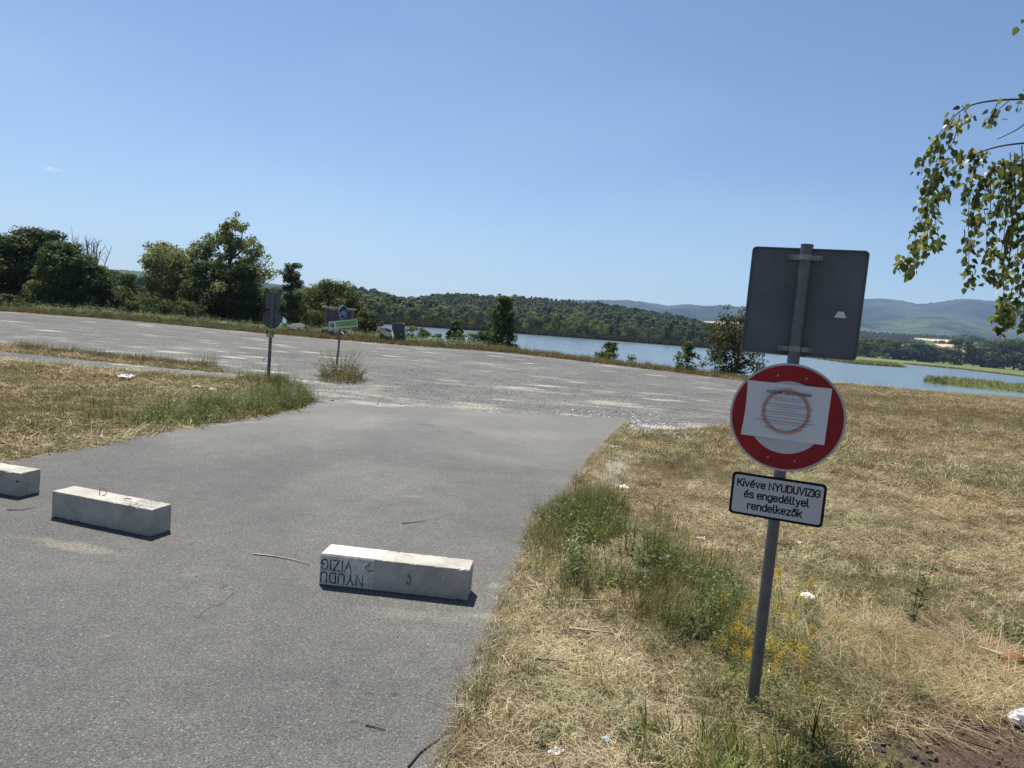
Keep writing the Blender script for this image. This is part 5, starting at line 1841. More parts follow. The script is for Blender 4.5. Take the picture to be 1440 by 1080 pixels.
# written plate
mb = MB()
mb.prism(rrect(0.425, 0.207, 0.020, 6), 0.0, 0.004, up(0.0, 1.065, 0.032))
pl = mb.build('text_plate', M['black_sign'], sp)
mb = MB()
mb.prism(rrect(0.401, 0.183, 0.013, 6), 0.0038, 0.0052, up(0.0, 1.065, 0.032))
mb.build('white_face', M['white_sign'], pl)
for body, x, z, sq_ in (('Kivéve NYUDUVIZIG', 0.0, 1.065 + 0.055, 1.0), ('és engedéllyel', -0.003, 1.065 + 0.003, 1.0), ('rendelkezők', -0.006, 1.065 - 0.052, 1.0)):
    me = stroke_text(body, 0.033, 0.19, 0.23, sq_)
    me.transform(up(x, z, 0.032 + 0.0058))
    me.materials.clear()
    me.materials.append(M['black_sign'])
    obj('lettering', me, pl)
for zc in (1.46, 1.065):
    mb = MB()
    mb.ring(0.0282, 0.0312, -0.011, 0.011, 20, Matrix.Translation((0, 0, zc)))
    mb.build('clamp', M['zinc'], sp)

# ------------------------------------------------------------------ the sign post at the left, seen from behind
p = spot(377, 537)
s2 = empty('road_sign', (p.x, p.y, 0.0), math.radians(8))
tag(s2, 'thin post with backs of a square and round sign and yellow-green plate', 'road sign')
mb = MB()
mb.tube([(0, 0, -0.2), (0, 0, 2.0)], 0.035, 14)
mb.build('post', M['dark_post'], s2)
mb = MB()
mb.prism(rrect(0.31, 0.36, 0.02), -0.002, 0.001, up(0.0, 1.80, -0.045))
mb.build('square_sign_back', M['sheet_back'], s2)
mb = MB()
mb.prism(circ(0.205, 48), -0.002, 0.001, up(0.0, 1.40, -0.045))
rb = mb.build('round_sign_back', M['sheet_back'], s2)
mb = MB()
mb.ring(0.196, 0.206, 0.0012, 0.010, 48, up(0.0, 1.40, -0.045))
mb.build('folded_edge', M['sheet_back'], rb)
for zc in (1.90, 1.70, 1.46, 1.33):
    mb = MB()
    mb.ring(0.0355, 0.039, -0.012, 0.012, 18, Matrix.Translation((0, 0, zc)))
    mb.box(-0.08, -0.036, 0.030, 0.044, zc - 0.008, zc + 0.008)
    mb.box(0.036, 0.08, 0.030, 0.044, zc - 0.008, zc + 0.008)
    mb.build('clamp', M['galv'], s2)
mb = MB()
mb.prism(rrect(0.165, 0.195, 0.012), 0.0, 0.003, up(0.0, 1.095, 0.038))
npl = mb.build('number_plate', M['lime'], s2)
me = stroke_text('P15', 0.085, 0.2, 0.4, 0.9)
me.transform(up(0, 1.10, 0.042))
me.materials.clear()
me.materials.append(M['black_sign'])
obj('lettering', me, npl)

# ------------------------------------------------------------------ bicycle route sign
p = spot(473, 522)
s3 = empty('bicycle_sign', (p.x, p.y, 0.0))
tag(s3, 'blue round bicycle sign over a green direction board on a thin leaning post', 'bicycle sign')
s3.rotation_euler = (0, math.radians(1.6), 0)
mb = MB()
mb.tube([(0, 0, -0.2), (0, 0, 1.86)], 0.03, 12)
mb.build('post', M['dark_post'], s3)
RB = Matrix.Rotation(math.radians(69), 4, 'Z')
mb = MB()
mb.prism(circ(0.19, 40), 0.0, 0.008, RB @ up(0, 1.66, 0.034))
bs = mb.build('blue_disc', M['white_sign'], s3)
mb = MB()
mb.prism(circ(0.178, 40), 0.0078, 0.0095, RB @ up(0, 1.66, 0.034))
mb.build('blue_face', M['blue_sign'], bs)
mb = MB()
Rb = RB @ up(0, 1.64, 0.034)
mb.ring(0.040, 0.054, 0.0095, 0.0112, 24, Rb, (-0.078, -0.03))
mb.ring(0.040, 0.054, 0.0095, 0.0112, 24, Rb, (0.078, -0.03))
for a, b in (((-0.078, -0.03), (-0.035, 0.045)), ((-0.035, 0.045), (0.052, 0.045)), ((-0.005, -0.03), (-0.04, 0.055)), ((-0.005, -0.03), (0.052, 0.045)), ((0.078, -0.03), (0.048, 0.072)), ((0.048, 0.072), (0.075, 0.078)), ((-0.06, 0.058), (-0.02, 0.058)), ((-0.078, -0.03), (-0.005, -0.03))):
    mb.tube([Vector((a[0], a[1], 0.0103)), Vector((b[0], b[1], 0.0103))], 0.006, 5, True, Rb)
mb.build('bicycle_symbol', M['white_sign'], bs)
# direction board, tilted up to the right
T = Matrix.Translation((0.08, -0.036, 1.33)) @ Matrix.Rotation(math.radians(-12), 4, 'Y') @ FR
mb = MB()
mb.prism([(-0.40, -0.11), (0.40, -0.11), (0.40, 0.11), (-0.40, 0.11)], 0.0, 0.012, T)
db = mb.build('direction_board', M['pale_green'], s3)
mb = MB()
mb.prism([(-0.20, -0.055), (0.385, -0.075), (0.385, 0.085), (-0.20, 0.075)], 0.0118, 0.0135, T)
mb.build('green_panel', M['green_sign'], db)
mb = MB()
mb.ring(0.030, 0.060, 0.0118, 0.0135, 24, T, (-0.305, 0.0))
mb.ring(0.0, 0.016, 0.0118, 0.0135, 12, T, (-0.305, 0.0))
mb.build('round_emblem', M['black_sign'], db)

# ------------------------------------------------------------------ information board and stones at the edge of the car park
p = stand(478, 44.2)
hz_top = height_to(p, 478, 434)
ib = empty('information_board', p, math.radians(-4))
tag(ib, 'wooden information board with a faded reddish panel at the edge of the car park', 'notice board')
for s_ in (-1, 1):
    mb = MB()
    mb.box(s_ * 0.85 - 0.06, s_ * 0.85 + 0.06, -0.06, 0.06, -0.3, hz_top - 0.05)
    mb.build('post', M['wood'], ib, bevel=0.008)
mb = MB()
mb.box(-1.08, 1.0, -0.16, 0.16, hz_top - 0.05, hz_top + 0.07)
mb.build('top_beam', M['pale_wood'], ib, bevel=0.01)
mb = MB()
mb.box(-0.788, 0.788, -0.025, 0.025, hz_top - 0.98, hz_top - 0.12)
pn = mb.build('panel', M['wood'], ib)


def panel_print():
    m, nt, b = new_mat('faded_map_print')
    f = noise(nt, 3.0, 5, 0.65, objco(nt))
    g_ = noise(nt, 9.0, 4, 0.65, objco(nt))
    c = ramp(nt, f, [(0.35, (0.10, 0.022, 0.05)), (0.5, (0.075, 0.05, 0.075)), (0.62, (0.13, 0.09, 0.11))])
    c = mix(nt, 1.0, c, ramp(nt, g_, [(0.3, 0.6), (0.7, 1.3)]), 'MULTIPLY')
    nt.links.new(c, b.inputs['Base Color'])
    b.inputs['Roughness'].default_value = 0.5
    return m


mb = MB()
mb.box(-0.76, 0.76, -0.0285, -0.0262, hz_top - 0.95, hz_top - 0.15)
mb.build('printed_map', panel_print(), pn)
mb = MB()
mb.box(-0.79, 0.79, -0.04, 0.04, hz_top - 1.08, hz_top - 0.985)
mb.build('bottom_rail', M['wood'], ib, bevel=0.006)


def rock(name, px, py_base_Y, size, squash, mat, label, seed, sink=0.25, cat='rock', rz=0.0, group=None):
    p = stand(px, py_base_Y)
    o = obj(name, rock_mesh(seed, size, 3, 0.16, mat, squash))
    o.location = (p.x, p.y, p.z + size * squash[2] * (1 - sink) - 0.02)
    o.rotation_euler = (0, 0, rz)
    return tag(o, label, cat, group)


rock('boulder', 421, 41.6, 0.56, (1.25, 0.8, 0.66), 'stone', 'large pale grey boulder at the edge of the car park behind the left signs', 21, 0.15)
rock('boulder', 465, 41.0, 0.40, (1.1, 0.8, 0.85), 'dark_stone', 'dark boulder under the information board with pale sticks against it', 22, 0.1)
rock('boulder', 484, 41.2, 0.36, (1.2, 0.8, 0.8), 'dark_stone', 'dark boulder under the right half of the information board', 23, 0.1)
rock('boulder', 543, 41.0, 0.42, (1.15, 0.8, 0.85), 'dark_stone', 'low dark rounded rock just left of the upright stone', 24, 0.1)
rock('stone', 317, 43.0, 0.28, (1.3, 0.8, 0.65), 'white_stone', 'small white stone in the grass below the tallest tree', 25, 0.1)
rock('stone', 352, 45.0, 0.30, (1.5, 0.8, 0.6), 'white_stone', 'white stone half hidden in weeds left of the far round sign', 26, 0.1)
rock('stone', 494, 46.0, 0.25, (0.8, 0.8, 1.3), 'white_stone', 'white stone between the information board and the round dark bush', 27, 0.1)
# upright carved stone: wide head, narrow waist, wider foot
p = stand(562, 41.6)
hs = height_to(p, 561, 450)
mb = MB()
prof = [(-0.28, 0.0), (0.44, 0.0), (0.40, 0.2 * hs), (0.33, 0.42 * hs), (0.34, 0.70 * hs), (0.35, 0.95 * hs), (0.2, 1.0 * hs), (-0.17, 0.98 * hs), (-0.36, 0.94 * hs), (-0.36, 0.74 * hs), (-0.24, 0.52 * hs), (-0.14, 0.38 * hs), (-0.22, 0.2 * hs)]
mb.prism(prof, -0.22, 0.22, up(0, -0.15))
us = mb.build('standing_stone', M['dark_stone'], None, bevel=0.05, seg=2)
us.location = p
tag(us, 'upright dark stone with a broad head standing before the lake', 'standing stone')


def stick(name, pts, rad, mat, label, cat='stick', group=None):
    c = Vector(pts[0])
    mb = MB()
    n = len(pts)
    mb.tube([Vector(q) - c for q in pts], [rad * (1 - 0.6 * i / max(1, n - 1)) for i in range(n)], 6)
    o = mb.build(name, M[mat], None, smooth=True)
    o.location = c
    return tag(o, label, cat, group)


a, b = at(480, 467, 40.8), at(490, 477.5, 40.8)
stick('pole', [a, a.lerp(b, 0.5), b], 0.05, 'pale_wood', 'pale pole leaning down to the right under the information board', 'pole')
a, b = at(488, 473, 40.7), at(481, 477, 40.7)
stick('pole', [a, a.lerp(b, 0.5), b], 0.05, 'pale_wood', 'short pale pole crossing the longer one under the information board', 'pole')


def on_ground(L, lift=0.006):
    o = []
    for px, py in L:
        q = spot(px, py)
        z = 0.0 if in_poly(np.array([q.x]), np.array([q.y]), ROAD)[0] else gz(q.x, q.y) + 0.015
        o.append(Vector((q.x, q.y, z + lift)))
    return o


stick('stick', on_ground([(356, 780), (385, 783), (412, 788), (436, 795)]), 0.006, 'pale_twig', 'thin pale stick lying on the asphalt left of the lettered block')
stick('stick', on_ground([(574, 1080), (590, 1060), (606, 1048), (618, 1040), (628, 1030)]), 0.005, 'twig', 'dark bent twig on the asphalt at the bottom of the picture')
stick('stick', on_ground([(514, 1021), (528, 1024), (543, 1029)]), 0.004, 'twig', 'short dark twig lying on the asphalt near the bottom')
stick('stick', on_ground([(10, 718), (30, 718), (50, 714)]), 0.004, 'twig', 'thin dark twig on the asphalt below the left-hand block')
stick('stick', on_ground([(565, 737), (585, 735), (600, 733)]), 0.004, 'twig', 'thin twig on the asphalt right of the middle block')
stick('stick', on_ground([(800, 888), (830, 893), (862, 899)], 0.03), 0.009, 'pale_twig', 'straight stick lying in the dry grass below the green weeds')
stick('stick', on_ground([(752, 930), (775, 933), (800, 939)], 0.03), 0.006, 'twig', 'short brown stick in the dry grass near the road edge')
stick('stick', on_ground([(795, 850), (840, 852), (885, 853)], 0.035), 0.006, 'pale_twig', 'long pale stem lying across the foot of the green weeds')
stick('stick', on_ground([(1318, 1028), (1350, 1044), (1400, 1062)], 0.02), 0.008, 'twig', 'dark root lying on the bare soil')
stick('stick', on_ground([(1372, 1012), (1380, 1020), (1386, 1030)], 0.02), 0.005, 'pale_twig', 'short pale stick on the bare soil beside the crumpled plastic')
a = spot(344, 541)
q = Vector((a.x, a.y, 0.0)) + Vector((0.5, 1.5, 0))
stick('stick', [spot(370, 507) + Vector((0, 0, 0.0)), spot(370, 507) + Vector((0.06, 0, 0.10)), spot(370, 507) + Vector((0.14, 0, 0.19))], 0.012, 'twig', 'short dark stick poking up from the car park beside the left sign post')


# ------------------------------------------------------------------ litter
def crumple(name, px, py, size, mat, label, seed, cat='litter', flat=0.45, lift=0.03):
    r = np.random.default_rng(seed)
    n = 9
    g_ = np.linspace(-1, 1, n)
    X, Y = np.meshgrid(g_, g_)
    Z = 0.55 * r.normal(0, 1, X.shape) * (1 - 0.3 * np.hypot(X, Y))
    X = X + r.normal(0, 0.12, X.shape)
    Y = Y + r.normal(0, 0.12, X.shape)
    V = np.stack([X.ravel() * size, Y.ravel() * size * 0.8, Z.ravel() * size * flat], 1)
    F = []
    for i in range(n - 1):
        for j in range(n - 1):
            a_ = i * n + j
            F.append((a_, a_ + 1, a_ + n + 1, a_ + n))
    o = obj(name, mesh_np(name, V, F, mat if not isinstance(mat, str) else M[mat]))
    q = spot(px, py)
    o.location = (q.x, q.y, gz(q.x, q.y) + lift)
    o.rotation_euler = (0, 0, seed)
    return tag(o, label, cat)


crumple('tissue', 782, 1058, 0.030, 'litter', 'crumpled white tissue in the grass at the bottom of the picture', 1)
crumple('paper_scrap', 852, 1046, 0.018, 'litter_blue', 'small pale blue scrap right of the crumpled tissue', 2)
crumple('paper_scrap', 986, 752, 0.035, 'litter', 'small white scrap in the dry grass left of the written plate', 3)
crumple('paper_scrap', 1124, 757, 0.035, 'litter', 'white scrap in the dry grass below the written plate', 4)
crumple('paper_scrap', 876, 683, 0.06, 'litter', 'pale scrap lying near the asphalt lip beyond the weeds', 5)
crumple('paper_scrap', 865, 628, 0.07, 'litter', 'pale scrap beside the broken asphalt edge', 6)
crumple('paper_scrap', 179, 534, 0.14, 'litter', 'white bag scrap on the left grass island', 7, lift=0.08)
crumple('paper_scrap', 137, 615, 0.06, 'litter', 'small white scrap at the rim of the left grass island', 8)


def plastic_mat():
    m, nt, b = new_mat('crinkled_plastic')
    f = noise(nt, 30, 4, 0.6, objco(nt))
    c = ramp(nt, f, [(0.35, (0.55, 0.52, 0.55)), (0.5, (0.80, 0.78, 0.80)), (0.6, (0.55, 0.25, 0.33)), (0.66, (0.78, 0.76, 0.78))])
    nt.links.new(c, b.inputs['Base Color'])
    b.inputs['Roughness'].default_value = 0.2
    bump(nt, b, noise(nt, 60, 3, 0.6, objco(nt)), 0.6, 0.01)
    return m


def crushed_bottle():
    q = spot(1425, 1018)
    e = empty('plastic_bottle', (q.x + 0.02, q.y, gz(q.x, q.y) + 0.03), math.radians(20))
    tag(e, 'crushed clear plastic bottle lying on the bare soil at the right edge', 'bottle')
    mb = MB()
    r = random.Random(4)
    pts, rad = [], []
    for k in range(15):
        f = k / 14
        pts.append((-0.07 + 0.2 * f, 0.006 * math.sin(k * 2.2), 0.012 + 0.004 * math.sin(k * 1.7)))
        rad.append((0.012 if k < 2 else 0.02 + 0.02 * min(1, (k - 1) / 3)) * r.uniform(0.86, 1.08))
    mb.tube(pts, rad, 14)
    me = mb.mesh('body', plastic_mat())
    for v in me.vertices: v.co += Vector((r.gauss(0, 0.002), r.gauss(0, 0.002), r.gauss(0, 0.0025)))
    obj('body', me, e)
    mb = MB()
    mb.tube([(-0.092, 0, 0.012), (-0.07, 0, 0.012)], 0.014, 14)
    mb.build('cap', M['soil'], e)


crushed_bottle()


def bark_slab():
    """curled orange-brown slab of bark with a splintered tail"""
    q = spot(1418, 945)
    V, F = [], []
    n, m = 9, 7
    for i in range(n):
        for j in range(m):
            u, v = i / (n - 1), j / (m - 1)
            a_ = (v - 0.5) * 2.3
            w = 0.045 * (0.45 + 0.55 * math.sin(math.pi * min(1, 0.15 + u)))
            V.append((0.16 * u - 0.05, w * math.sin(a_), 0.03 + w * (math.cos(a_)) + 0.05 * u * (1 - u) + 0.008 * math.sin(9 * u + 5 * v)))
    for i in range(n - 1):
        for j in range(m - 1):
            F.append((i * m + j, i * m + j + 1, (i + 1) * m + j + 1, (i + 1) * m + j))
    me = mesh_np('bark_slab', V, F, M['leather'])
    bm = bmesh.new()
    bm.from_mesh(me)
    bmesh.ops.solidify(bm, geom=bm.faces[:], thickness=0.007)
    bm.to_mesh(me)
    bm.free()
    e = empty('bark_piece', (q.x, q.y, gz(q.x, q.y) + 0.035), math.radians(-25))
    tag(e, 'curled orange-brown piece of bark with a pale splinter at the right edge', 'bark')
    obj('slab', me, e)
    mb = MB()
    mb.tube([(-0.04, 0.0, 0.07), (-0.10, 0.015, 0.075), (-0.17, 0.03, 0.08)], [0.013, 0.009, 0.003], 6)
    mb.build('splinter', M['pale_twig'], e)


bark_slab()


# ------------------------------------------------------------------ single plants of the verge
def herb(name, px, py, meshes, label, cat, group=None, scale=1.0, rz=None, z=None):
    q = spot(px, py)
    e = empty(name, (q.x, q.y, gz(q.x, q.y)), random.uniform(0, 6.28) if rz is None else rz)
    e.scale = (scale,) * 3
    tag(e, label, cat, group)
    for nm, me in meshes:
        obj(nm, me, e)
    return e


def flower_heads(P, size, mat, seed, n=26, top=0.6):
    """plumes of tiny blossoms at the stem tips"""
    r = np.random.default_rng(seed)
    pts = []
    tips = {}
    for c, d, L in P:
        k = (round(c.x, 2), round(c.y, 2))
    Z = sorted(P, key=lambda q: -q[0].z)[:max(3, int(len(P) * 0.16))]
    for c, d, L in Z:
        for k in range(n):
            pts.append(np.array(c) + r.normal(0, 1, 3) * np.array([size, size, size * 1.7]))
    return leaves_mesh('blossom', np.array(pts), size * 0.55, mat, r, np.full(len(pts), 0.5), up=0.6, aspect=0.8)


YF = []
for s in (1, 2, 3):
    st, lv, PP = weed_meshes(400 + s, 0.34, 6, 0.022, 0.05, 20, narrow=0.18)
    YF.append((('stem', st), ('leaves', lv), ('blossom', flower_heads(PP, 0.0145, M['yellow'], s, 24))))
for i, (px, py, s, lb) in enumerate(((1108, 862, 0.95, 'yellow weed topmost behind the sign post, above the white flower'), (1128, 872, 0.8, 'yellow weed just above and right of the white flower'), (1085, 890, 0.8, 'yellow weed right beside the post, level with the white flower'),
                                     (1040, 895, 0.85, 'tallest yellow weed left of the sign post'), (1028, 918, 0.75, 'yellow weed at the left end of the flower patch, below the green weeds'), (1047, 930, 0.75, 'yellow weed close to the left side of the post'),
                                     (1110, 918, 0.8, 'yellow weed below the white flower'), (1090, 950, 0.85, 'yellow weed right of the post in the middle of the patch'), (1118, 960, 0.75, 'yellow weed low on the right side of the patch'), (1076, 968, 0.7, 'yellow weed low beside the right of the post'),
                                     (1036, 948, 0.6, 'low yellow weed left of the post near its foot'), (1180, 905, 0.6, 'single yellow weed off to the right, below the tall dark weed'), (1140, 985, 0.4, 'small yellow weed right of the post foot'), (1012, 925, 0.5, 'small yellow weed farthest left in the dry grass'))):
    herb('yellow_flower_plant', px, py, YF[i % 3], lb, 'flower', 'yellow flowers round the sign post', s)

# white flat umbel flower
st, lv, PP = weed_meshes(420, 0.24, 3, 0.03, 0.03, 8, narrow=0.2)
r_ = np.random.default_rng(5)
nn = 420
aa, rr_ = r_.uniform(0, 6.283, nn), 0.042 * np.sqrt(r_.uniform(0, 1, nn))
UP = np.stack([rr_ * np.cos(aa), rr_ * np.sin(aa), 0.245 - 6 * rr_ ** 2 + r_.normal(0, 0.004, nn)], 1)
herb('white_flower', 1130, 880, (('stem', st), ('leaves', lv), ('blossom', leaves_mesh('blossom', UP, 0.013, M['white_bloom'], r_, np.full(nn, 0.5), up=1.2, aspect=0.9))), 'white flat-topped flower right of the sign post', 'flower')
for px, py, lb in ((275, 570, 'white daisy-like flower head, left of two on the grass island'), (298, 574, 'white daisy-like flower head, right of two on the grass island')):
    herb('white_flower', px, py, (('stem', st), ('blossom', leaves_mesh('blossom', UP, 0.02, M['white_bloom'], r_, np.full(nn, 0.5), up=1.2, aspect=0.9))), lb, 'flower', scale=1.3)

# tall single weeds
st, lv, PP = weed_meshes(430, 0.52, 2, 0.075, 0.02, 64, narrow=0.24, droop=0.1)
herb('tall_weed', 1278, 880, (('stem', st), ('leaves', lv)), 'tall dark leafy weed standing alone in the mown grass on the right', 'weed', scale=1.2)
st, lv, PP = weed_meshes(431, 0.42, 3, 0.04, 0.03, 26, narrow=0.28)
herb('tall_weed', 1035, 860, (('stem', st), ('leaves', lv)), 'tall thin weed at the right end of the green patch beside the post', 'weed')
st, lv, PP = weed_meshes(432, 0.33, 9, 0.035, 0.06, 22, narrow=0.3)
herb('weed_clump', 880, 775, (('stem', st), ('leaves', lv)), 'dark bushy weed at the far right of the green patch', 'weed', scale=1.2)
herb('weed_clump', 915, 780, (('stem', st), ('leaves', lv)), 'dark leafy weed at the right rim of the green patch', 'weed', scale=1.15, rz=2.0)
herb('weed_clump', 985, 890, (('stem', st), ('leaves', lv)), 'dense dark weed casting a black shadow left of the yellow flowers', 'weed', scale=1.1, rz=1.0)
herb('weed_clump', 1010, 880, (('stem', st), ('leaves', lv)), 'dark weed between the green patch and the sign post', 'weed', scale=1.0, rz=4.0)
herb('weed_clump', 945, 885, (('stem', st), ('leaves', lv)), 'dark weed in the lower middle of the green patch', 'weed', scale=0.95, rz=3.0)
st, lv, PP = weed_meshes(433, 0.26, 11, 0.03, 0.05, 20, narrow=0.16, stem_mat='dry_weed', leaf_mat_='weed')
herb('wiry_weed', 678, 992, (('stem', st), ('leaves', lv)), 'wiry dark-stemmed weed at the road edge near the bottom', 'weed')
herb('wiry_weed', 657, 1015, (('stem', st), ('leaves', lv)), 'small wiry weed just below the larger one at the road edge', 'weed', scale=0.5, rz=2.2)
herb('wiry_weed', 748, 945, (('stem', st), ('leaves', lv)), 'wiry weed in the dry grass above the road-edge weed', 'weed', scale=0.55, rz=1.2)
herb('wiry_weed', 885, 985, (('stem', st), ('leaves', lv)), 'low wiry weed in the dry grass left of the post foot', 'weed', scale=0.45, rz=1.7)
st, lv, PP = weed_meshes(434, 0.07, 8, 0.06, 0.05, 9, narrow=0.38, droop=0.2)
for px, py, s, lb in ((768, 1042, 1.0, 'low green rosette of leaves above the crumpled tissue'), (880, 1038, 0.9, 'low green rosette right of the pale blue scrap'), (868, 1012, 0.7, 'small green rosette above the pale blue scrap'), (845, 870, 0.9, 'broad-leaved rosette at the foot of the green patch'), (780, 850, 0.9, 'grey-green rosette at the lower left of the green patch')):
    herb('leaf_rosette', px, py, (('stem', st), ('leaves', lv)), lb, 'weed', scale=s)
bl = blades(440, 26, 0.12, 0.34, 0.009, 0.05, 0.05, 0.8, M['greengrass'], 0.8, 4)
for px, py, s, lb in ((1150, 1050, 1.0, 'dark broad-bladed grass tuft in the shadow right of the post foot'), (1035, 1075, 0.8, 'broad-bladed grass tuft at the bottom below the post'), (1100, 1080, 0.8, 'grass tuft at the bottom edge right of the post')):
    herb('grass_tuft', px, py, (('blades', bl),), lb, 'grass tuft', scale=s)
st, lv, PP = weed_meshes(441, 0.15, 34, 0.04, 0.15, 16, narrow=0.42)
herb('weed_clump', 1425, 900, (('stem', st), ('leaves', lv)), 'light green small-leaved bush at the right edge above the bark', 'weed', scale=1.2)
BW = []
for sd, hh_, ns_, lf, nr_ in ((451, 0.36, 5, 0.06, 0.34), (452, 0.30, 6, 0.05, 0.45), (453, 0.44, 4, 0.055, 0.26)):
    a_, b_, _ = weed_meshes(sd, hh_, ns_, lf, 0.06, 17, narrow=nr_, leaf_mat_='bright_weed')
    BW.append((('stem', a_), ('leaves', b_)))
wr = random.Random(12)
for k in range(26):
    u, v = wr.uniform(0.05, 0.95), wr.uniform(0.1, 0.95)
    px, py = (775 + 250 * u, 735 + 70 * u + 90 * v)
    herb('leafy_weed', px, py, BW[k % 3], ('upright leafy weed', 'broad-leaved bushy weed', 'tall slender leafy weed')[k % 3] + ' in the green patch between road and sign post', 'weed', 'leafy weeds of the green patch', wr.uniform(0.6, 1.1))
# scrub round the bicycle sign
st, lv, PP = weed_meshes(442, 0.95, 80, 0.085, 0.42, 46, narrow=0.32, stem_mat='dry_weed', leaf_mat_='dry_weed')
herb('weed_clump', 477, 527, (('stem', st), ('leaves', lv)), 'tall wiry half-dry weeds around the foot of the bicycle sign', 'weed', scale=0.95)
st5, lv5, PP = weed_meshes(444, 0.62, 190, 0.09, 0.55, 30, narrow=0.4, stem_mat='dry_weed', leaf_mat_='dry_weed')
herb('weed_clump', 481, 530, (('stem', st5), ('leaves', lv5)), 'low bushy green-brown weeds round the foot of the bicycle sign', 'weed', scale=0.78)
bl2 = blades(443, 480, 0.15, 0.5, 0.013, 0.55, 0.0, 0.8, M['mown'], 0.7, 3)
herb('grass_tuft', 480, 535, (('blades', bl2),), 'tan grass tuft in front of the bicycle sign post', 'grass tuft')
herb('weed_clump', 290, 513, (('stem', st), ('leaves', lv)), 'small wiry weed standing up at the end of the grass strip', 'weed', scale=0.55, rz=1.1)
herb('grass_tuft', 382, 543, (('blades', bl2),), 'grass tuft around the foot of the left sign post', 'grass tuft', scale=0.8)


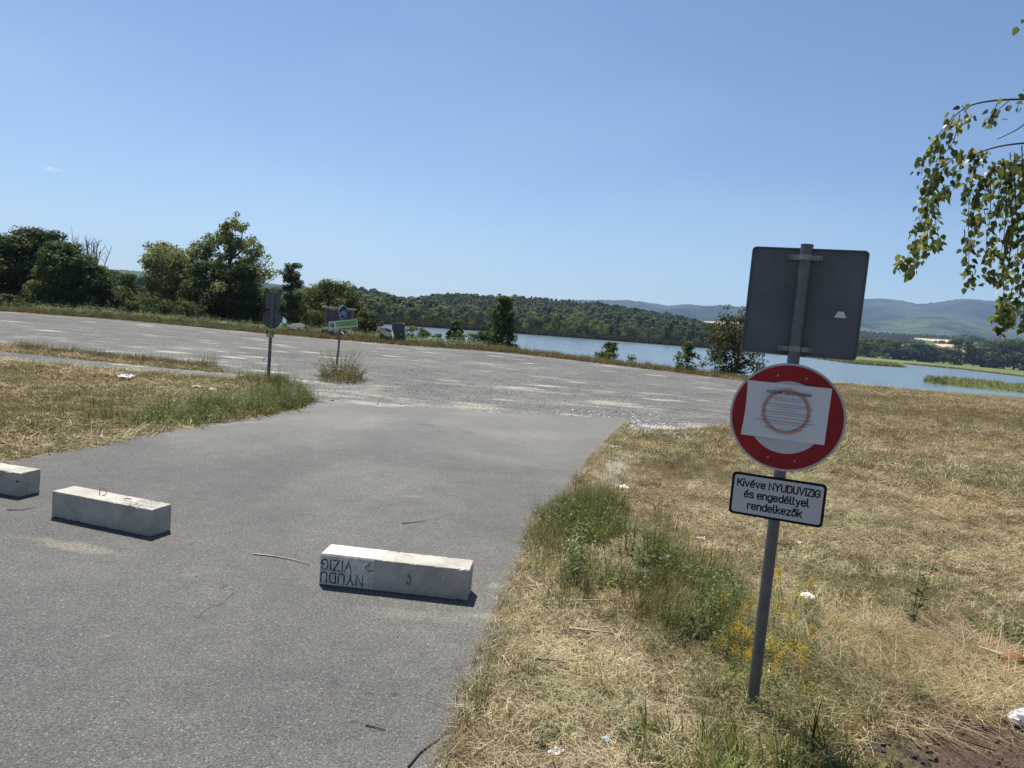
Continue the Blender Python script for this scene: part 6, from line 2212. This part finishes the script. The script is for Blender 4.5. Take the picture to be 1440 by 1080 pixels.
# ------------------------------------------------------------------ birch whose branches hang in at the right
def birch():
    r = np.random.default_rng(77)
    loc = Vector((5.35, 5.6, 0))
    loc.z = gz(loc.x, loc.y)
    e = empty('birch_tree', loc)
    tag(e, 'weeping birch whose leafy branches hang into the picture at the right', 'tree')
    mb = MB()
    tp = [(0, 0, -0.3), (0.05, 0.02, 1.2), (-0.02, 0.05, 2.6), (0.04, 0, 4.2), (0.0, 0.02, 6.0), (0.03, 0, 7.6)]
    mb.tube(tp, [0.17, 0.14, 0.12, 0.085, 0.05, 0.02], 14)
    m, nt, b = new_mat('birch_bark')
    pc = objco(nt)
    mp = N(nt, 'ShaderNodeMapping')
    mp.inputs['Scale'].default_value = (2, 2, 14)
    nt.links.new(pc, mp.inputs['Vector'])
    c = ramp(nt, noise(nt, 1.5, 5, 0.7, mp.outputs[0]), [(0.38, (0.06, 0.055, 0.05)), (0.5, (0.55, 0.53, 0.49)), (0.8, (0.72, 0.70, 0.66))])
    nt.links.new(c, b.inputs['Base Color'])
    b.inputs['Roughness'].default_value = 0.8
    mb.build('trunk', m, e, smooth=True)
    wood = MB()
    leaf_c, leaf_d = [], []

    def curve(pts, n=10):
        """smooth line through points"""
        pts = [Vector(q) for q in pts]
        o = []
        for i in range(len(pts) - 1):
            p0, p1, p2, p3 = pts[max(0, i - 1)], pts[i], pts[i + 1], pts[min(len(pts) - 1, i + 2)]
            for k in range(n):
                t = k / n
                o.append(0.5 * ((2 * p1) + (p2 - p0) * t + (2 * p0 - 5 * p1 + 4 * p2 - p3) * t * t + (3 * p1 - p0 - 3 * p2 + p3) * t ** 3))
        o.append(pts[-1])
        return o

    def twig(pts, rad, dens, leafy0=0.1, spread=0.05):
        c_ = curve(pts, 6)
        wood.tube([q - loc for q in c_], [rad * (1 - 0.75 * i / (len(c_) - 1)) for i in range(len(c_))], 5)
        L = sum((c_[i + 1] - c_[i]).length for i in range(len(c_) - 1))
        for k in range(int(L * dens)):
            f = leafy0 + (1 - leafy0) * r.uniform()
            q = c_[min(len(c_) - 1, int(f * (len(c_) - 1)))]
            leaf_c.append(np.array(q - loc) + r.normal(0, spread, 3) * np.array([1, 1, 0.8]))

    # main arching boughs from the trunk (out of the frame) into view
    B = lambda px, py, Y: at(px, py, Y)
    trunk_at = lambda z: loc + Vector((0.0, 0.0, z))
    bough = [
        [trunk_at(2.4), B(1600, 150, 5.4), B(1500, 140, 5.2), B(1420, 140, 5.0), B(1372, 146, 4.95), B(1346, 160, 4.9), B(1335, 178, 4.9)],
        [trunk_at(2.7), B(1620, 60, 5.4), B(1540, 80, 5.1), B(1478, 130, 5.0), B(1440, 175, 4.9), B(1402, 196, 4.9)],
        [trunk_at(2.2), B(1560, 200, 5.5), B(1470, 200, 5.2), B(1410, 205, 5.05), B(1365, 220, 5.0), B(1330, 245, 4.95)],
        [trunk_at(2.0), B(1580, 260, 5.6), B(1500, 230, 5.4), B(1440, 225, 5.2), B(1400, 240, 5.1)],
    ]
    for bg in bough:
        c_ = curve(bg, 8)
        wood.tube([q - loc for q in c_], [0.012 * (1 - 0.80 * i / (len(c_) - 1)) for i in range(len(c_))], 6)
    hang = [  # start, via, end in view, distance, leaves per metre
        ([(1338, 168), (1318, 195), (1300, 218), (1291, 240)], 4.9, 55),
        ([(1345, 160), (1330, 185), (1322, 205), (1320, 225)], 4.9, 70),
        ([(1350, 160), (1338, 200), (1325, 225), (1318, 252)], 4.85, 70),
        ([(1346, 190), (1322, 240), (1304, 268), (1296, 300), (1288, 340), (1276, 365), (1264, 380)], 4.9, 75),
        ([(1335, 200), (1318, 235), (1308, 270), (1303, 310), (1298, 345), (1286, 376), (1276, 384)], 4.95, 80),
        ([(1330, 245), (1318, 280), (1308, 310), (1302, 340), (1303, 352)], 4.9, 90),
        ([(1340, 235), (1325, 270), (1317, 300), (1318, 330), (1321, 345)], 5.0, 80),
        ([(1352, 148), (1362, 165), (1364, 172)], 4.95, 50),
        ([(1402, 145), (1395, 165), (1396, 185)], 5.0, 60),
        ([(1415, 142), (1400, 160), (1404, 178)], 5.0, 40),
        ([(1370, 190), (1362, 215), (1350, 240), (1340, 262)], 4.95, 95),
        ([(1385, 192), (1372, 225), (1362, 255), (1352, 280)], 5.0, 95),
        ([(1372, 215), (1366, 260), (1362, 300), (1362, 330), (1360, 352)], 4.9, 85),
        ([(1380, 222), (1374, 270), (1366, 310), (1364, 345), (1363, 370), (1366, 392), (1366, 405)], 4.9, 75),
        ([(1395, 215), (1386, 260), (1377, 300), (1372, 320)], 5.1, 100),
        ([(1400, 205), (1396, 250), (1392, 300), (1388, 345), (1388, 370), (1391, 390)], 5.0, 70),
        ([(1408, 200), (1406, 260), (1400, 310), (1398, 345), (1396, 360)], 5.1, 95),
        ([(1412, 200), (1414, 260), (1412, 310), (1408, 360), (1402, 385), (1397, 395)], 4.95, 80),
        ([(1420, 190), (1424, 260), (1422, 330), (1416, 380), (1410, 420), (1404, 440), (1398, 452)], 5.0, 85),
        ([(1428, 190), (1430, 260), (1432, 340), (1428, 390), (1420, 430), (1412, 455), (1408, 468)], 5.0, 90),
        ([(1436, 180), (1438, 260), (1442, 350), (1436, 410), (1428, 440), (1420, 455)], 4.9, 90),
        ([(1442, 180), (1446, 260), (1450, 340), (1446, 400), (1442, 440), (1438, 465)], 5.0, 90),
        ([(1450, 170), (1458, 260), (1460, 350), (1456, 420), (1450, 465)], 5.1, 80),
        ([(1430, 200), (1418, 235), (1405, 270), (1400, 300)], 5.2, 110),
        ([(1440, 210), (1432, 250), (1425, 290), (1420, 340)], 5.2, 110),
        ([(1412, 205), (1400, 230), (1390, 250), (1384, 262)], 5.2, 110),
        ([(1390, 212), (1378, 226), (1366, 232)], 5.1, 110),
        ([(1358, 195), (1350, 210), (1345, 225)], 5.0, 100),
        ([(1458, 8), (1444, 22), (1438, 30)], 5.0, 30),
        ([(1470, 100), (1452, 116), (1440, 128)], 5.0, 35),
        ([(1446, 130), (1432, 148), (1431, 155)], 5.0, 25),
    ]
    for L, Y, dens in hang:
        L = [(L[0][0], L[0][1] + (24 if 178 <= L[0][1] <= 250 else 0))] + L[1:]
        if L[0][1] >= L[1][1]: L = L[1:]
        y0 = Y + r.normal(0, 0.12)
        twig([B(px + r.normal(0, 1.5), py, y0 + 0.03 * i * r.normal()) for i, (px, py) in enumerate(L)], 0.0035, dens * (1.0 if L[-1][0] < 1380 else 0.86), 0.08, 0.022)
    # the rest of the crown, outside the picture
    for k in range(95):
        a_ = r.uniform(-1.45, 1.45)
        z0 = r.uniform(2.6, 7.2)
        R_ = (2.3 - 0.22 * abs(z0 - 4)) * r.uniform(0.4, 1.0)
        dx, dy = math.cos(a_) * R_, math.sin(a_) * R_
        if z0 > 5.2: dx *= 0.7
        s_ = loc + Vector((dx * 0.55, dy * 0.55, z0 + 0.3))
        m_ = loc + Vector((dx, dy, z0 + 0.1))
        t_ = loc + Vector((dx * 1.05, dy * 1.05, max(1.5, z0 - r.uniform(0.6, 1.6))))
        wood.tube([Vector((0, 0, z0)), s_ - loc], [0.014, 0.006], 5)
        twig([s_, m_, m_.lerp(t_, 0.5), t_], 0.005, 62, 0.0, 0.07)
    wood.build('branches', M['twig'], e, smooth=True)
    P_ = np.array(leaf_c)
    n = len(P_)
    # ovate pointed leaves hanging tip down
    t = np.array([0, 0, -1.0]) + r.normal(0, 0.55, (n, 3))
    t /= np.linalg.norm(t, axis=1, keepdims=True)
    nr = r.normal(size=(n, 3))
    nr -= t * np.sum(nr * t, axis=1, keepdims=True)
    nr /= np.linalg.norm(nr, axis=1, keepdims=True)
    sd = np.cross(t, nr)
    Ls = (0.052 * r.uniform(0.6, 1.2, n))[:, None]
    V = np.empty((n, 6, 3))
    V[:, 0] = P_
    V[:, 1] = P_ + t * Ls * 0.22 + sd * Ls * 0.36 + nr * Ls * 0.06
    V[:, 2] = P_ + t * Ls * 0.55 + sd * Ls * 0.30 + nr * Ls * 0.06
    V[:, 3] = P_ + t * Ls + nr * Ls * r.uniform(-0.15, 0.15, n)[:, None]
    V[:, 4] = P_ + t * Ls * 0.55 - sd * Ls * 0.30 + nr * Ls * 0.06
    V[:, 5] = P_ + t * Ls * 0.22 - sd * Ls * 0.36 + nr * Ls * 0.06
    i0 = np.arange(n)[:, None] * 6
    F = np.concatenate([i0 + np.array([[0, 1, 2, 3]]), i0 + np.array([[0, 3, 4, 5]])], 1).reshape(-1, 4)
    tone = np.repeat(r.uniform(0, 1, n), 2)
    obj('crown', mesh_np('crown', V.reshape(-1, 3), F, M['birch_leaf'], {'tone': tone}), e)


birch()

# ------------------------------------------------------------------ air: haze round the whole scene
hz = MB()
hz.box(-6500, 6500, -6200, 6500, -5.2, 420)
hm = bpy.data.materials.new('haze')
hm.use_nodes = True
hn = hm.node_tree.nodes
hn.clear()
ho, hv = hn.new('ShaderNodeOutputMaterial'), hn.new('ShaderNodeVolumePrincipled')
hv.inputs['Color'].default_value = (0.44, 0.66, 1.0, 1)
hv.inputs['Density'].default_value = 0.000115
hv.inputs['Anisotropy'].default_value = 0.2
hm.node_tree.links.new(hv.outputs[0], ho.inputs['Volume'])
tag(hz.build('haze', hm), kind='stuff')
